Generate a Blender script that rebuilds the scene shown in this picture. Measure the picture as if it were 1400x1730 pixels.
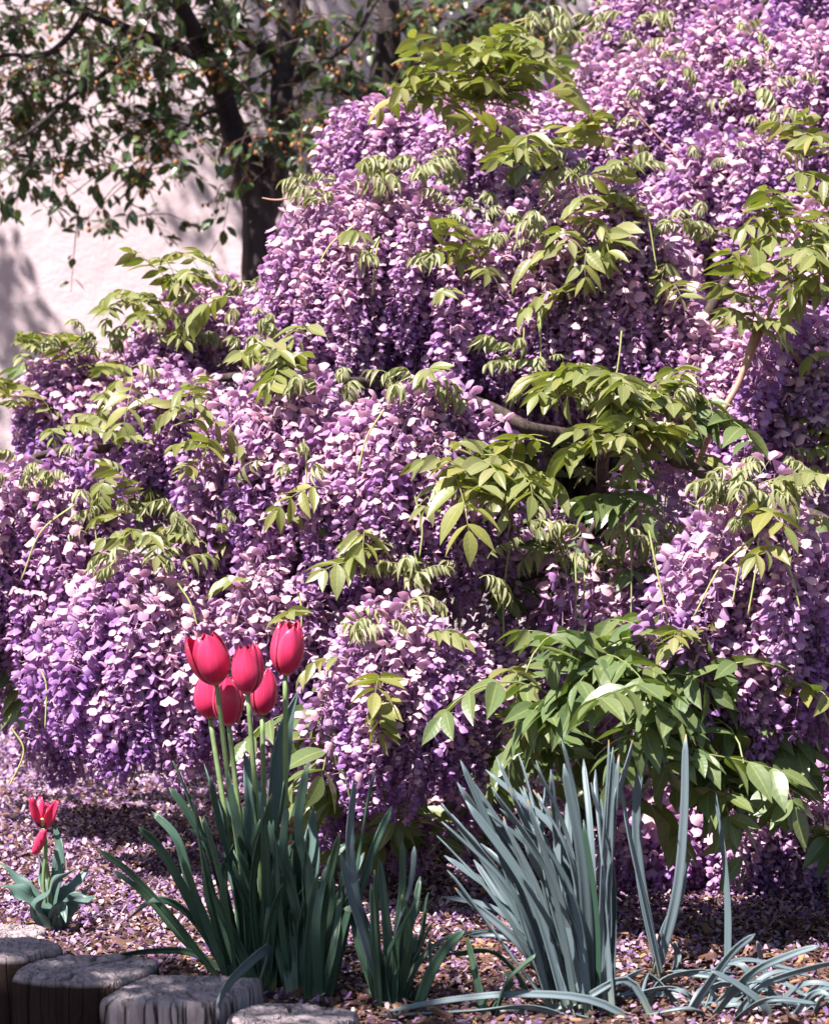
import bpy, math, random
import numpy as np
from mathutils import Vector, Matrix, Euler, noise
R = math.radians
random.seed(7); rng = np.random.default_rng(7)
sc = bpy.context.scene
for o in list(bpy.data.objects): bpy.data.objects.remove(o)
C = sc.collection

# ------------------------------------------------------------------ camera, sky, sun, exposure
F, CX, CY = 5000.0, 700.0, 865.0        # focal length and centre in photo pixels (1400 x 1730)
CAM_H, PITCH = 0.75, R(2.46)
cam = bpy.data.cameras.new('camera'); camo = bpy.data.objects.new('camera', cam); C.objects.link(camo)
camo.location = (0, 0, CAM_H); camo.rotation_euler = (math.pi/2-PITCH, 0, 0)
cam.sensor_fit = 'VERTICAL'; cam.sensor_height = 24; cam.lens = F/1730*24
cam.clip_start = 0.05; cam.clip_end = 500
cam.dof.use_dof = True; cam.dof.focus_distance = 4.15; cam.dof.aperture_fstop = 7.5
sc.camera = camo
SUN = Vector((-0.38, -0.40, 0.83)).normalized()     # towards the sun
w = bpy.data.worlds.new('World'); sc.world = w; w.use_nodes = True
nt = w.node_tree; bgn = nt.nodes['Background']
sky = nt.nodes.new('ShaderNodeTexSky'); sky.sky_type = 'NISHITA'; sky.sun_disc = False
sky.sun_elevation = math.asin(SUN.z); sky.sun_rotation = math.atan2(SUN.x, SUN.y)
nt.links.new(sky.outputs[0], bgn.inputs[0]); bgn.inputs[1].default_value = 0.05
sl = bpy.data.lights.new('sun', 'SUN'); sl.energy = 5.0; sl.angle = R(0.5); sl.color = (1.0, 0.94, 0.90)
so = bpy.data.objects.new('sun', sl); C.objects.link(so); so.location = (-4, -3, 8)
so.rotation_euler = SUN.to_track_quat('Z', 'Y').to_euler()
vs = sc.view_settings; vs.view_transform = 'Standard'; vs.look = 'None'; vs.exposure = 1.6; vs.gamma = 1.0
vs.use_curve_mapping = False
cy = sc.cycles; cy.max_bounces = 4; cy.diffuse_bounces = 2; cy.glossy_bounces = 2; cy.transmission_bounces = 3

# ------------------------------------------------------------------ helpers
def P(px, py, d):
    """photo pixel at depth d (metres along +Y) -> world point"""
    a, b = (px-CX)/F, -(py-CY)/F
    y = math.cos(PITCH)+b*math.sin(PITCH); z = -math.sin(PITCH)+b*math.cos(PITCH)
    return Vector((a*d/y, d, CAM_H+z*d/y))
def G(px, py, h=0.0):
    """photo pixel -> point on the level h"""
    q = P(px, py, 1.0)-Vector((0, 0, CAM_H)); t = (h-CAM_H)/q.z
    return Vector((q.x*t, q.y*t, h))
def project(V):
    V = np.asarray(V, float); x, y, z = V[:, 0], V[:, 1], V[:, 2]-CAM_H
    dep = y*math.cos(PITCH)-z*math.sin(PITCH); up = y*math.sin(PITCH)+z*math.cos(PITCH)
    dep = np.maximum(dep, .01)
    return CX+F*x/dep, CY-F*up/dep, dep
def mesh_np(name, V, faces, fc=None, smooth=True):
    """faces: list of int arrays, each (n,3) or (n,4)"""
    me = bpy.data.meshes.new(name); V = np.asarray(V, np.float32)
    faces = [np.asarray(f, np.int32) for f in faces if len(f)]
    me.vertices.add(len(V)); me.vertices.foreach_set('co', V.ravel())
    idx = np.concatenate([f.ravel() for f in faces])
    tot = np.concatenate([np.full(len(f), f.shape[1], np.int32) for f in faces])
    start = np.concatenate([[0], np.cumsum(tot)[:-1]]).astype(np.int32)
    me.loops.add(len(idx)); me.loops.foreach_set('vertex_index', idx)
    me.polygons.add(len(tot)); me.polygons.foreach_set('loop_start', start)
    me.polygons.foreach_set('use_smooth', np.full(len(tot), smooth))
    me.update(calc_edges=True); me.validate()
    if fc is not None:
        at = me.attributes.new('fc', 'FLOAT_VECTOR', 'POINT'); at.data.foreach_set('vector', np.asarray(fc, np.float32).ravel())
    return me
def link(name, me, mat=None, parent=None, world=True):
    if mat is not None and (not me.materials): me.materials.append(mat)
    o = bpy.data.objects.new(name, me); C.objects.link(o)
    if parent is not None:
        o.parent = parent
        if world: o.matrix_parent_inverse = Matrix.Translation(-parent.location)
    return o
def thing(name, label, cat, loc, group=None):
    o = bpy.data.objects.new(name, None); C.objects.link(o); o.location = loc; o.empty_display_size = .05
    tag(o, label, cat, group); return o
def tag(o, label, cat, group=None):
    o['label'] = label; o['category'] = cat
    if group: o['group'] = group
    return o
class MB:
    """collects vertices and faces for one mesh"""
    def __init__(s): s.V = []; s.Q = []; s.T = []; s.A = []; s.n = 0
    def add(s, V, Q=None, T=None, fc=None):
        V = np.asarray(V, np.float32).reshape(-1, 3)
        if Q is not None and len(Q): s.Q.append(np.asarray(Q, np.int32)+s.n)
        if T is not None and len(T): s.T.append(np.asarray(T, np.int32)+s.n)
        s.V.append(V); s.A.append(np.zeros((len(V), 3), np.float32) if fc is None else np.broadcast_to(np.asarray(fc, np.float32), (len(V), 3)))
        s.n += len(V)
    def arrays(s):
        f = []
        if s.Q: f.append(np.concatenate(s.Q))
        if s.T: f.append(np.concatenate(s.T))
        return np.concatenate(s.V), f, np.concatenate(s.A)
    def mesh(s, name, smooth=True):
        V, f, A = s.arrays(); return mesh_np(name, V, f, A, smooth)
def grid_q(nr, nc, off=0):
    r, c = np.meshgrid(np.arange(nr-1), np.arange(nc-1), indexing='ij'); a = (r*nc+c).ravel()+off
    return np.stack([a, a+1, a+nc+1, a+nc], 1)
def tube(pts, rad, n=6, fc=(0, 0, 0), cap=True):
    pts = [Vector(p) for p in pts]; m = len(pts); V = []; prev = None
    for i, p in enumerate(pts):
        t = (pts[min(i+1, m-1)]-pts[max(i-1, 0)]).normalized()
        if prev is None:
            a = Vector((1, 0, 0)) if abs(t.x) < .8 else Vector((0, 1, 0)); u = t.cross(a).normalized()
        else:
            u = (prev-t*prev.dot(t)).normalized()
        prev = u; v = t.cross(u); r = rad[i] if hasattr(rad, '__len__') else rad
        for k in range(n):
            an = 2*math.pi*k/n; V.append(p+(u*math.cos(an)+v*math.sin(an))*r)
    Q = [(i*n+k, i*n+(k+1) % n, (i+1)*n+(k+1) % n, (i+1)*n+k) for i in range(m-1) for k in range(n)]
    T = []
    if cap:
        V.append(pts[-1]); e = len(V)-1
        T = [((m-1)*n+k, (m-1)*n+(k+1) % n, e) for k in range(n)]
    f = np.zeros((len(V), 3)); f[:] = fc
    for i in range(m): f[i*n:(i+1)*n, 1] = i/max(1, m-1)
    return np.array([tuple(v) for v in V]), Q, T, f
def smooth_path(pts, n):
    """Catmull-Rom through the points, n samples"""
    p = [Vector(q) for q in pts]; p = [p[0]*2-p[1]]+p+[p[-1]*2-p[-2]]; out = []; k = len(p)-3
    for i in range(n):
        s = i/(n-1)*k; j = min(int(s), k-1); t = s-j; a, b, c, d = p[j:j+4]
        out.append(.5*((2*b)+(c-a)*t+(2*a-5*b+4*c-d)*t*t+(3*b-a-3*c+d)*t**3))
    return out
def lerp(a, b, t): return a+(b-a)*t

# ------------------------------------------------------------------ materials
def mat_new(name):
    m = bpy.data.materials.new(name); m.use_nodes = True; t = m.node_tree
    for n in list(t.nodes): t.nodes.remove(n)
    return m, t, t.nodes.new('ShaderNodeOutputMaterial')
def nd(t, typ, **kw):
    n = t.nodes.new(typ)
    for k, v in kw.items(): setattr(n, k, v)
    return n
def ramp(t, fac, stops):
    r = nd(t, 'ShaderNodeValToRGB'); cr = r.color_ramp
    while len(cr.elements) < len(stops): cr.elements.new(.5)
    for e, (p, c) in zip(cr.elements, stops): e.position = p; e.color = (*c, 1)
    t.links.new(fac, r.inputs[0]); return r.outputs[0]
def math_n(t, op, a, b=None, clamp=False):
    n = nd(t, 'ShaderNodeMath', operation=op, use_clamp=clamp)
    for i, v in enumerate((a, b)):
        if v is None: continue
        if isinstance(v, (int, float)): n.inputs[i].default_value = v
        else: t.links.new(v, n.inputs[i])
    return n.outputs[0]
def mix_c(t, fac, a, b, typ='MIX'):
    n = nd(t, 'ShaderNodeMix', data_type='RGBA', blend_type=typ)
    for s, v in ((n.inputs[0], fac), (n.inputs[6], a), (n.inputs[7], b)):
        if isinstance(v, (int, float)): s.default_value = v
        elif isinstance(v, tuple): s.default_value = (*v, 1)
        else: t.links.new(v, s)
    return n.outputs[2]
def fc_sep(t):
    a = nd(t, 'ShaderNodeAttribute', attribute_name='fc'); s = nd(t, 'ShaderNodeSeparateXYZ')
    t.links.new(a.outputs['Vector'], s.inputs[0]); return s.outputs
def tex(t, kind, scale, detail=4, vec=None, **kw):
    n = nd(t, 'ShaderNodeTex'+kind); n.inputs['Scale'].default_value = scale
    if 'Detail' in n.inputs: n.inputs['Detail'].default_value = detail
    for k, v in kw.items(): n.inputs[k].default_value = v
    if vec is not None: t.links.new(vec, n.inputs['Vector'])
    return n
def pos(t): return nd(t, 'ShaderNodeNewGeometry').outputs['Position']
def mapping(t, vec, sc_):
    m = nd(t, 'ShaderNodeMapping'); m.inputs['Scale'].default_value = sc_; t.links.new(vec, m.inputs[0]); return m.outputs[0]
def bump(t, h, strength, dist=.01):
    b = nd(t, 'ShaderNodeBump'); b.inputs['Strength'].default_value = strength; b.inputs['Distance'].default_value = dist
    t.links.new(h, b.inputs['Height']); return b.outputs[0]
def finish(t, out, col, rough=.5, trans=0.0, tcol=None, normal=None, spec=.5):
    p = nd(t, 'ShaderNodeBsdfPrincipled')
    if isinstance(col, tuple): p.inputs['Base Color'].default_value = (*col, 1)
    else: t.links.new(col, p.inputs['Base Color'])
    if isinstance(rough, (int, float)): p.inputs['Roughness'].default_value = rough
    else: t.links.new(rough, p.inputs['Roughness'])
    p.inputs['Specular IOR Level'].default_value = spec
    if normal is not None: t.links.new(normal, p.inputs['Normal'])
    sh = p.outputs[0]
    if trans > 0:
        tr = nd(t, 'ShaderNodeBsdfTranslucent'); c = tcol if tcol is not None else col
        if isinstance(c, tuple): tr.inputs[0].default_value = (*c, 1)
        else: t.links.new(c, tr.inputs[0])
        mx = nd(t, 'ShaderNodeMixShader'); mx.inputs[0].default_value = trans
        t.links.new(sh, mx.inputs[1]); t.links.new(tr.outputs[0], mx.inputs[2]); sh = mx.outputs[0]
    t.links.new(sh, out.inputs['Surface'])
M = {}
def m_petal(name, dry=False):
    m, t, out = mat_new(name); s = fc_sep(t)
    rnd = nd(t, 'ShaderNodeObjectInfo').outputs['Random']
    age = math_n(t, 'ADD', s[0], math_n(t, 'MULTIPLY', math_n(t, 'SUBTRACT', rnd, .5), .28), True)
    if dry: stops = [(0, (.46, .34, .30)), (.3, (.33, .22, .29)), (.6, (.19, .10, .24)), (.85, (.085, .04, .11)), (1, (.12, .05, .03))]
    else: stops = [(0, (.76, .54, .53)), (.22, (.60, .375, .52)), (.55, (.385, .195, .46)), (1, (.185, .07, .36))]
    col = ramp(t, age, stops)
    if not dry:
        col = mix_c(t, math_n(t, 'MULTIPLY', s[1], .62), col, (.14, .04, .28))
        col = mix_c(t, math_n(t, 'MULTIPLY', math_n(t, 'SUBTRACT', 1, s[2], True), .35), col, (.60, .44, .45))
        n = tex(t, 'Noise', 260, 2, pos(t)); col = mix_c(t, math_n(t, 'MULTIPLY', n.outputs[0], .4), col, (.37, .19, .37))
    finish(t, out, col, .45, .12 if dry else .36, mix_c(t, 1.0, col, (1.0, .72, 1.1), 'MULTIPLY'), None, .4); return m
M['petal'] = m_petal('wisteria_petal'); M['litter'] = m_petal('fallen_petal', True)
def m_leaf(name, stops, veins=7.0, rough=.38, trans=.32, tmul=(1.0, 1.15, .35)):
    m, t, out = mat_new(name); s = fc_sep(t)            # fc = across, along, random
    rnd = nd(t, 'ShaderNodeObjectInfo').outputs['Random']
    k = math_n(t, 'FRACT', math_n(t, 'ADD', math_n(t, 'MULTIPLY', rnd, .37), s[2]))
    col = ramp(t, k, stops)
    au = math_n(t, 'ABSOLUTE', s[0])
    mid = math_n(t, 'SUBTRACT', 1, math_n(t, 'MULTIPLY', au, 9), True)
    ph = math_n(t, 'SUBTRACT', math_n(t, 'MULTIPLY', s[1], veins*6.283), math_n(t, 'MULTIPLY', au, 4.5))
    vn = math_n(t, 'POWER', math_n(t, 'ABSOLUTE', math_n(t, 'SINE', math_n(t, 'MULTIPLY', ph, .5))), 3.0)
    col = mix_c(t, math_n(t, 'MULTIPLY', vn, .07), col, (.02, .05, .01))
    col = mix_c(t, math_n(t, 'MULTIPLY', mid, .5), col, (.42, .46, .16))
    n = tex(t, 'Noise', 60, 3, pos(t)); col = mix_c(t, math_n(t, 'MULTIPLY', n.outputs[0], .3), col, (.10, .14, .02))
    tc = mix_c(t, 1.0, col, tmul, 'MULTIPLY')
    finish(t, out, col, rough, trans, tc, bump(t, vn, .05, .002), .62); return m
M['leaf'] = m_leaf('wisteria_leaf', [(0, (.29, .265, .08)), (.35, (.20, .22, .075)), (.7, (.28, .265, .13)), (1, (.36, .30, .07))], rough=.42, trans=.38)
M['leaf_dark'] = m_leaf('wisteria_leaf_dark_green', [(0, (.17, .20, .075)), (.5, (.105, .16, .075)), (1, (.23, .235, .09))], rough=.36)  # darker green, mostly for the low clumps and inner foliage
M['leaf_young'] = m_leaf('wisteria_leaf_unfolding', [(0, (.36, .34, .20)), (.5, (.28, .29, .15)), (1, (.37, .31, .20))], veins=4, rough=.5)
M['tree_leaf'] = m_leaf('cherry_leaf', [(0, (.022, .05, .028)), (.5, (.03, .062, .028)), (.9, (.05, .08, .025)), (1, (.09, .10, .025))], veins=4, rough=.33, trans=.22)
def m_strap(name, base, tipc, lo):
    m, t, out = mat_new(name); s = fc_sep(t)
    rnd = nd(t, 'ShaderNodeObjectInfo').outputs['Random']
    col = mix_c(t, rnd, base, tipc)
    n = nd(t, 'ShaderNodeTexNoise'); n.inputs['Scale'].default_value = 3
    cb = nd(t, 'ShaderNodeCombineXYZ'); t.links.new(math_n(t, 'MULTIPLY', s[0], 4), cb.inputs[0]); t.links.new(s[1], cb.inputs[1]); t.links.new(math_n(t, 'MULTIPLY', rnd, 30), cb.inputs[2])
    t.links.new(cb.outputs[0], n.inputs['Vector'])
    col = mix_c(t, math_n(t, 'MULTIPLY', n.outputs[0], .6), col, lo)
    low = math_n(t, 'SUBTRACT', 1, math_n(t, 'MULTIPLY', s[1], 7), True)
    col = mix_c(t, math_n(t, 'MULTIPLY', low, .7), col, (.25, .27, .12))          # pale sheath at the base
    tip = math_n(t, 'MULTIPLY', math_n(t, 'SUBTRACT', s[1], .965), 30, True)
    col = mix_c(t, math_n(t, 'MULTIPLY', tip, math_n(t, 'GREATER_THAN', rnd, .8)), col, (.33, .20, .07))   # dry tip
    st = math_n(t, 'SINE', math_n(t, 'MULTIPLY', s[0], 26))
    finish(t, out, col, .42, .12, mix_c(t, 1.0, col, (.9, 1.2, .5), 'MULTIPLY'), bump(t, st, .12, .001), .5); return m
M['daffodil'] = m_strap('daffodil_leaf_green', (.045, .095, .062), (.065, .12, .065), (.03, .065, .05))
M['daffodil_blue'] = m_strap('daffodil_leaf_glaucous', (.125, .17, .185), (.165, .205, .23), (.06, .10, .105))
M['tulip_leaf'] = m_strap('tulip_leaf_glaucous', (.085, .15, .125), (.11, .17, .15), (.05, .10, .085))
def m_simple(name, col, rough=.5, trans=0, spec=.4):
    m, t, out = mat_new(name); n = tex(t, 'Noise', 90, 4, pos(t))
    c = mix_c(t, n.outputs[0], tuple(x*.65 for x in col), tuple(min(1, x*1.3) for x in col))
    finish(t, out, c, rough, trans, None, bump(t, n.outputs[0], .2, .002), spec); return m
M['stem'] = m_simple('tulip_stem_green', (.17, .24, .10), .45)
M['stalk'] = m_simple('flower_stalk_green', (.30, .34, .12), .5)
M['shoot'] = m_simple('reddish_shoot', (.36, .20, .15), .5)
M['pistil'] = m_simple('tulip_pistil', (.42, .42, .14), .5)
M['stamen'] = m_simple('tulip_stamen', (.03, .015, .04), .6)
M['bud_dry'] = m_simple('dried_bud', (.32, .13, .07), .7)
M['calyx'] = m_simple('orange_calyx', (.34, .15, .05), .6)
def m_tulip():
    m, t, out = mat_new('tulip_petal'); s = fc_sep(t)      # fc = across, along, random
    rnd = nd(t, 'ShaderNodeObjectInfo').outputs['Random']
    au = math_n(t, 'ABSOLUTE', s[0])
    cb = nd(t, 'ShaderNodeCombineXYZ'); t.links.new(math_n(t, 'MULTIPLY', s[0], 22), cb.inputs[0]); t.links.new(math_n(t, 'MULTIPLY', s[1], 1.6), cb.inputs[1]); t.links.new(math_n(t, 'MULTIPLY', rnd, 40), cb.inputs[2])
    n = tex(t, 'Noise', 1.0, 4, cb.outputs[0])
    col = mix_c(t, math_n(t, 'MULTIPLY', n.outputs[0], 1.3, True), (.56, .006, .055), (.88, .07, .21))
    edge = math_n(t, 'MULTIPLY', math_n(t, 'SUBTRACT', au, .62), 2.6, True)
    col = mix_c(t, math_n(t, 'MULTIPLY', edge, .5), col, (.88, .16, .30))
    low = math_n(t, 'SUBTRACT', 1, math_n(t, 'MULTIPLY', s[1], 9), True)
    col = mix_c(t, math_n(t, 'MULTIPLY', low, .8), col, (.80, .62, .42))
    finish(t, out, col, .27, .4, mix_c(t, 1.0, col, (1, .45, .8), 'MULTIPLY'), bump(t, n.outputs[0], .25, .0015), .5); return m
M['tulip'] = m_tulip()
def m_bark(name, a, b, sc_):
    m, t, out = mat_new(name); p = mapping(t, pos(t), (1, 1, .25))
    n = tex(t, 'Noise', sc_, 8, p, Roughness=.65); col = ramp(t, n.outputs[0], [(.3, a), (.7, b)])
    finish(t, out, col, .75, 0, None, bump(t, n.outputs[0], .8, .01), .3); return m
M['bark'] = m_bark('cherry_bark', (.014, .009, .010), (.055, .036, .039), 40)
M['vine'] = m_bark('wisteria_bark', (.03, .02, .019), (.11, .075, .066), 90)
M['twig'] = m_bark('dark_twig', (.05, .03, .03), (.12, .08, .07), 100)
def m_wall():
    m, t, out = mat_new('pink_stucco'); p = pos(t)
    big = tex(t, 'Noise', 1.1, 5, p); fine = tex(t, 'Noise', 75, 8, p, Roughness=.7); streak = tex(t, 'Noise', 5, 6, mapping(t, p, (1, 1, .12)))
    col = ramp(t, big.outputs[0], [(.3, (.51, .405, .43)), (.7, (.60, .495, .515))])
    col = mix_c(t, math_n(t, 'MULTIPLY', ramp(t, streak.outputs[0], [(.48, (0, 0, 0)), (.75, (1, 1, 1))]), .22), col, (.45, .33, .35))
    col = mix_c(t, math_n(t, 'MULTIPLY', fine.outputs[0], .2), col, (.55, .42, .44))
    h = math_n(t, 'ADD', math_n(t, 'MULTIPLY', fine.outputs[0], .5), tex(t, 'Noise', 14, 4, p).outputs[0])
    finish(t, out, col, .9, 0, None, bump(t, h, .5, .012), .2); return m
M['wall'] = m_wall()
def m_ground():
    m, t, out = mat_new('mulched_soil'); p = pos(t)
    a = tex(t, 'Noise', 9, 8, p, Roughness=.7); v = tex(t, 'Voronoi', 55, 2, p)
    col = ramp(t, a.outputs[0], [(.3, (.045, .026, .022)), (.55, (.11, .062, .05)), (.75, (.18, .11, .085))])
    col = mix_c(t, .45, col, v.outputs['Color'], 'MULTIPLY')
    h = math_n(t, 'ADD', a.outputs[0], v.outputs['Distance'])
    finish(t, out, col, .9, 0, None, bump(t, h, .9, .02), .2); return m
M['ground'] = m_ground()
def m_chip():
    m, t, out = mat_new('bark_mulch_chip'); s = fc_sep(t)
    col = ramp(t, s[0], [(0, (.04, .022, .02)), (.45, (.13, .065, .05)), (.7, (.24, .13, .10)), (.88, (.46, .24, .10)), (1, (.60, .42, .34))])
    n = tex(t, 'Noise', 120, 4, mapping(t, pos(t), (1, .3, 1))); col = mix_c(t, math_n(t, 'MULTIPLY', n.outputs[0], .6), col, (.06, .035, .03))
    finish(t, out, col, .8, 0, None, bump(t, n.outputs[0], .5, .003), .25); return m
M['chip'] = m_chip()
def m_stump(name, dark):
    m, t, out = mat_new(name); s = fc_sep(t)              # fc = radius 0..1, top flag, crack
    tc = nd(t, 'ShaderNodeTexCoord').outputs['Object']
    g = tex(t, 'Noise', 70, 8, mapping(t, tc, (1, 1, .045)), Roughness=.65)
    side = ramp(t, g.outputs[0], [(.34, (.09, .07, .07)), (.48, (.32, .26, .27)), (.66, (.54, .46, .475))])
    ck = tex(t, 'Noise', 38, 3, mapping(t, tc, (1, 1, .10)), Roughness=.5); mo = tex(t, 'Noise', 30, 6, tc, Roughness=.7)
    side = mix_c(t, math_n(t, 'MULTIPLY', mo.outputs[0], .5), side, (.24, .19, .20))
    lines = math_n(t, 'SUBTRACT', 1, math_n(t, 'MULTIPLY', math_n(t, 'ABSOLUTE', math_n(t, 'SUBTRACT', ck.outputs[0], .5)), 28), True)
    side = mix_c(t, lines, side, (.012, .008, .008))
    if dark:
        dn = tex(t, 'Noise', 9, 5, mapping(t, tc, (1, 1, .3)))
        side = mix_c(t, ramp(t, dn.outputs[0], [(.30, (.45, .45, .45)), (.42, (1, 1, 1))]), side, (.022, .012, .010))
    nz = tex(t, 'Noise', 14, 4, tc)
    rr = math_n(t, 'SINE', math_n(t, 'ADD', math_n(t, 'MULTIPLY', s[0], 75), math_n(t, 'MULTIPLY', nz.outputs[0], 14)))
    gr = tex(t, 'Noise', 55, 8, tc, Roughness=.75)
    top = ramp(t, gr.outputs[0], [(.33, (.10, .075, .08)), (.48, (.27, .22, .235)), (.7, (.40, .34, .355))])
    top = mix_c(t, math_n(t, 'MULTIPLY', math_n(t, 'ADD', rr, 1), .05), top, (.12, .085, .08))
    top = mix_c(t, s[2], top, (.03, .02, .02))
    col = mix_c(t, s[1], side, top)
    h = math_n(t, 'SUBTRACT', math_n(t, 'ADD', g.outputs[0], math_n(t, 'MULTIPLY', mo.outputs[0], .8)), math_n(t, 'MULTIPLY', lines, .8))
    finish(t, out, col, .88, 0, None, bump(t, h, .8, .006), .2); return m
M['stump'] = m_stump('weathered_post_wood', False); M['stump_dark'] = m_stump('damp_stained_post_wood', True)

# ------------------------------------------------------------------ ground and wall
EDGE = lambda x: 3.34-1.1*(x+.136)         # line of the timber edging
def zg(x, y):
    """height of the soil"""
    s = (y-(EDGE(x)-.03))/.10; s = max(0.0, min(1.0, s)); s = s*s*(3-2*s)
    n = noise.noise(Vector((x*2.3, y*2.3, 0)))*.012+noise.noise(Vector((x*9, y*9, 4)))*.006
    far = min(1.0, max(0.0, 1-(abs(y-5)-6)/6))
    return -.24*(1-s)+n*far
def axis_pts(lo, hi, fine_lo, fine_hi, step):
    a = list(np.arange(fine_lo, fine_hi, step)); x = fine_hi; d = step
    while x < hi: a.append(x); d *= 1.5; x += d
    a.append(hi); x = fine_lo; d = step; b = []
    while True:
        d *= 1.5; x -= d
        if x < lo: break
        b.append(x)
    b.append(lo); return np.array(b[::-1]+a)
xs = axis_pts(-60, 60, -1.6, 1.6, .03); ys = axis_pts(-60, 90, 2.4, 6.6, .03)
V = np.array([(x, y, zg(x, y)) for y in ys for x in xs])
g = link('ground', mesh_np('ground', V, [grid_q(len(ys), len(xs))]), M['ground']); g['kind'] = 'structure'

WALL_Y = 8.7
nx, nz_ = 60, 30; mb = MB()
gx = np.linspace(-9, 9, nx); gz = np.linspace(-.3, 5.2, nz_)
mb.add([(x, WALL_Y+.012*noise.noise(Vector((x*1.3, z*1.3, 2))), z) for z in gz for x in gx], grid_q(nz_, nx))
b = [(-9, WALL_Y-.01, -.3), (9, WALL_Y-.01, -.3), (9, WALL_Y+.35, -.3), (-9, WALL_Y+.35, -.3), (-9, WALL_Y-.01, 5.2), (9, WALL_Y-.01, 5.2), (9, WALL_Y+.35, 5.2), (-9, WALL_Y+.35, 5.2)]
mb.add(b, [(1, 2, 6, 5), (2, 3, 7, 6), (3, 0, 4, 7), (4, 5, 6, 7)])
tag(link('stucco_wall', mb.mesh('stucco_wall'), M['wall']), 'pale pink stucco wall behind the trees and the wisteria', 'wall')

# ------------------------------------------------------------------ background trees
def tree(name, label, base, limbs, clusters, twigs_per, seed, group, leaf=.042, extra=None):
    rd = random.Random(seed)
    root = thing(name, label, 'tree', base, group)
    for i, (pts, r0, r1) in enumerate(limbs):
        path = smooth_path(pts, 8*len(pts)); m = len(path)
        path = [p+Vector((noise.noise(p*6), noise.noise(p*6+Vector((9, 0, 0))), 0))*.012 for p in path]
        rads = [lerp(r0, r1, k/(m-1))*(1+.14*noise.noise(path[k]*14)) for k in range(m)]
        mb = MB(); mb.add(*tube(path, rads, 10)); link('trunk' if i == 0 else 'limb', mb.mesh('limb'), M['bark'], root)
    tw = MB(); lf = MB(); ca = MB()
    rows = [(0, .05), (.25, .75), (.55, 1), (.82, .62), (1, .04)]
    for (c, rad, n) in clusters:
        for k in range(n):
            o = c+Vector((rd.gauss(0, 1), rd.gauss(0, 1), rd.gauss(0, 1)))*rad*.5
            dr = Vector((rd.uniform(-1, 1), rd.uniform(-1, 1), rd.uniform(-.9, .35))).normalized()
            L = rd.uniform(.12, .26); pts = [o, o+dr*L*.5+Vector((0, 0, .01)), o+dr*L+Vector((0, 0, -.03))]
            path = smooth_path(pts, 5); tw.add(*tube(path, [.0019, .0017, .0014, .0011, .0008], 4))
            for j in range(twigs_per):
                t = rd.uniform(.15, 1); p = o+dr*L*t+Vector((0, 0, .01-.04*t*t))
                d2 = (dr*.6+Vector((rd.gauss(0, .7), rd.gauss(0, .7), rd.gauss(-.25, .5)))).normalized()
                nrm = Vector((rd.gauss(0, .5), rd.gauss(-.2, .5), 1)); sx = d2.cross(nrm).normalized(); up = sx.cross(d2)
                ll = leaf*rd.uniform(.65, 1.2); ww = ll*rd.uniform(.22, .28); cv = rd.uniform(.05, .3); rn = rd.random()
                V = []; A = []
                for (a, wd) in rows:
                    for s in (-1, 0, 1):
                        q = p+d2*(a*ll+.006)+sx*s*wd*ww+up*((abs(s)*.25*wd*ww)-cv*a*a*ll); V.append(tuple(q)); A.append((s, a, rn))
                lf.add(V, grid_q(5, 3), None, A)
            for j in range(rd.choice((0, 2, 3, 5))):
                p = o+dr*L*rd.uniform(.2, 1); e = p+Vector((rd.gauss(0, .02), rd.gauss(0, .02), -rd.uniform(.01, .03)))
                ca.add(*tube([p, e], .0008, 3)); s = rd.uniform(.003, .0055)
                ca.add(*tube([e+Vector((0, 0, s)), e+Vector((0, 0, .4*s)), e-Vector((0, 0, s)), e-Vector((0, 0, 1.6*s))], [s*.3, s, s*.8, s*.2], 4))
    link('twigs', tw.mesh('twigs'), M['twig'], root)['kind'] = 'stuff'
    link('crown', lf.mesh('crown'), M['tree_leaf'], root)['kind'] = 'stuff'
    link('calyx_clusters', ca.mesh('calyx_clusters'), M['calyx'], root)['kind'] = 'stuff'
    return root
TD = 7.5
b1 = Vector((P(450, 400, TD).x, TD, zg(0, TD)))
limbs1 = [([b1, P(449, 700, TD), P(444, 460, TD), P(440, 395, TD), P(436, 350, TD)], .062, .045),
          ([P(436, 360, TD), P(412, 270, TD), P(392, 205, TD+.03), P(368, 130, TD), P(330, 60, TD-.1), P(290, -40, TD-.2), P(250, -180, TD-.3)], .042, .014),
          ([P(442, 365, TD), P(466, 290, TD), P(476, 200, TD-.02), P(478, 110, TD), P(492, 10, TD+.05), P(510, -140, TD), P(500, -300, TD)], .04, .018),
          ([P(478, 105, TD), P(425, 68, TD), P(385, 30, TD), P(345, -30, TD), P(300, -120, TD)], .022, .008),
          ([P(355, 100, TD), P(300, 78, TD), P(240, 58, TD-.1), P(150, 20, TD-.2), P(50, -40, TD-.3), P(-120, -100, TD-.4)], .02, .006),
          ([P(245, 60, TD-.1), P(180, 118, TD-.2), P(120, 165, TD-.25), P(60, 215, TD-.3), P(10, 250, TD-.3)], .009, .003),
          ([P(150, 20, TD-.2), P(80, 90, TD-.25), P(0, 95, TD-.3), P(-90, 150, TD-.3)], .009, .003),
          ([P(385, 190, TD), P(350, 190, TD-.05), P(300, 230, TD-.1), P(240, 300, TD-.1), P(190, 350, TD-.1)], .008, .002),
          ([P(478, 150, TD), P(540, 110, TD-.1), P(600, 60, TD-.1), P(640, -20, TD)], .012, .005)]
rd = random.Random(3); cl1 = []
def cl(px, py, r_px, n, d=TD, dj=.28):
    cl1.append((P(px, py, d+rd.uniform(-dj, dj*.6)), r_px/F*d, n))
for i in range(50): cl(rd.uniform(-60, 470), rd.uniform(-40, 120), 55, 3)
for i in range(16): cl(rd.uniform(-30, 300), rd.uniform(100, 215), 45, 4)
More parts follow.
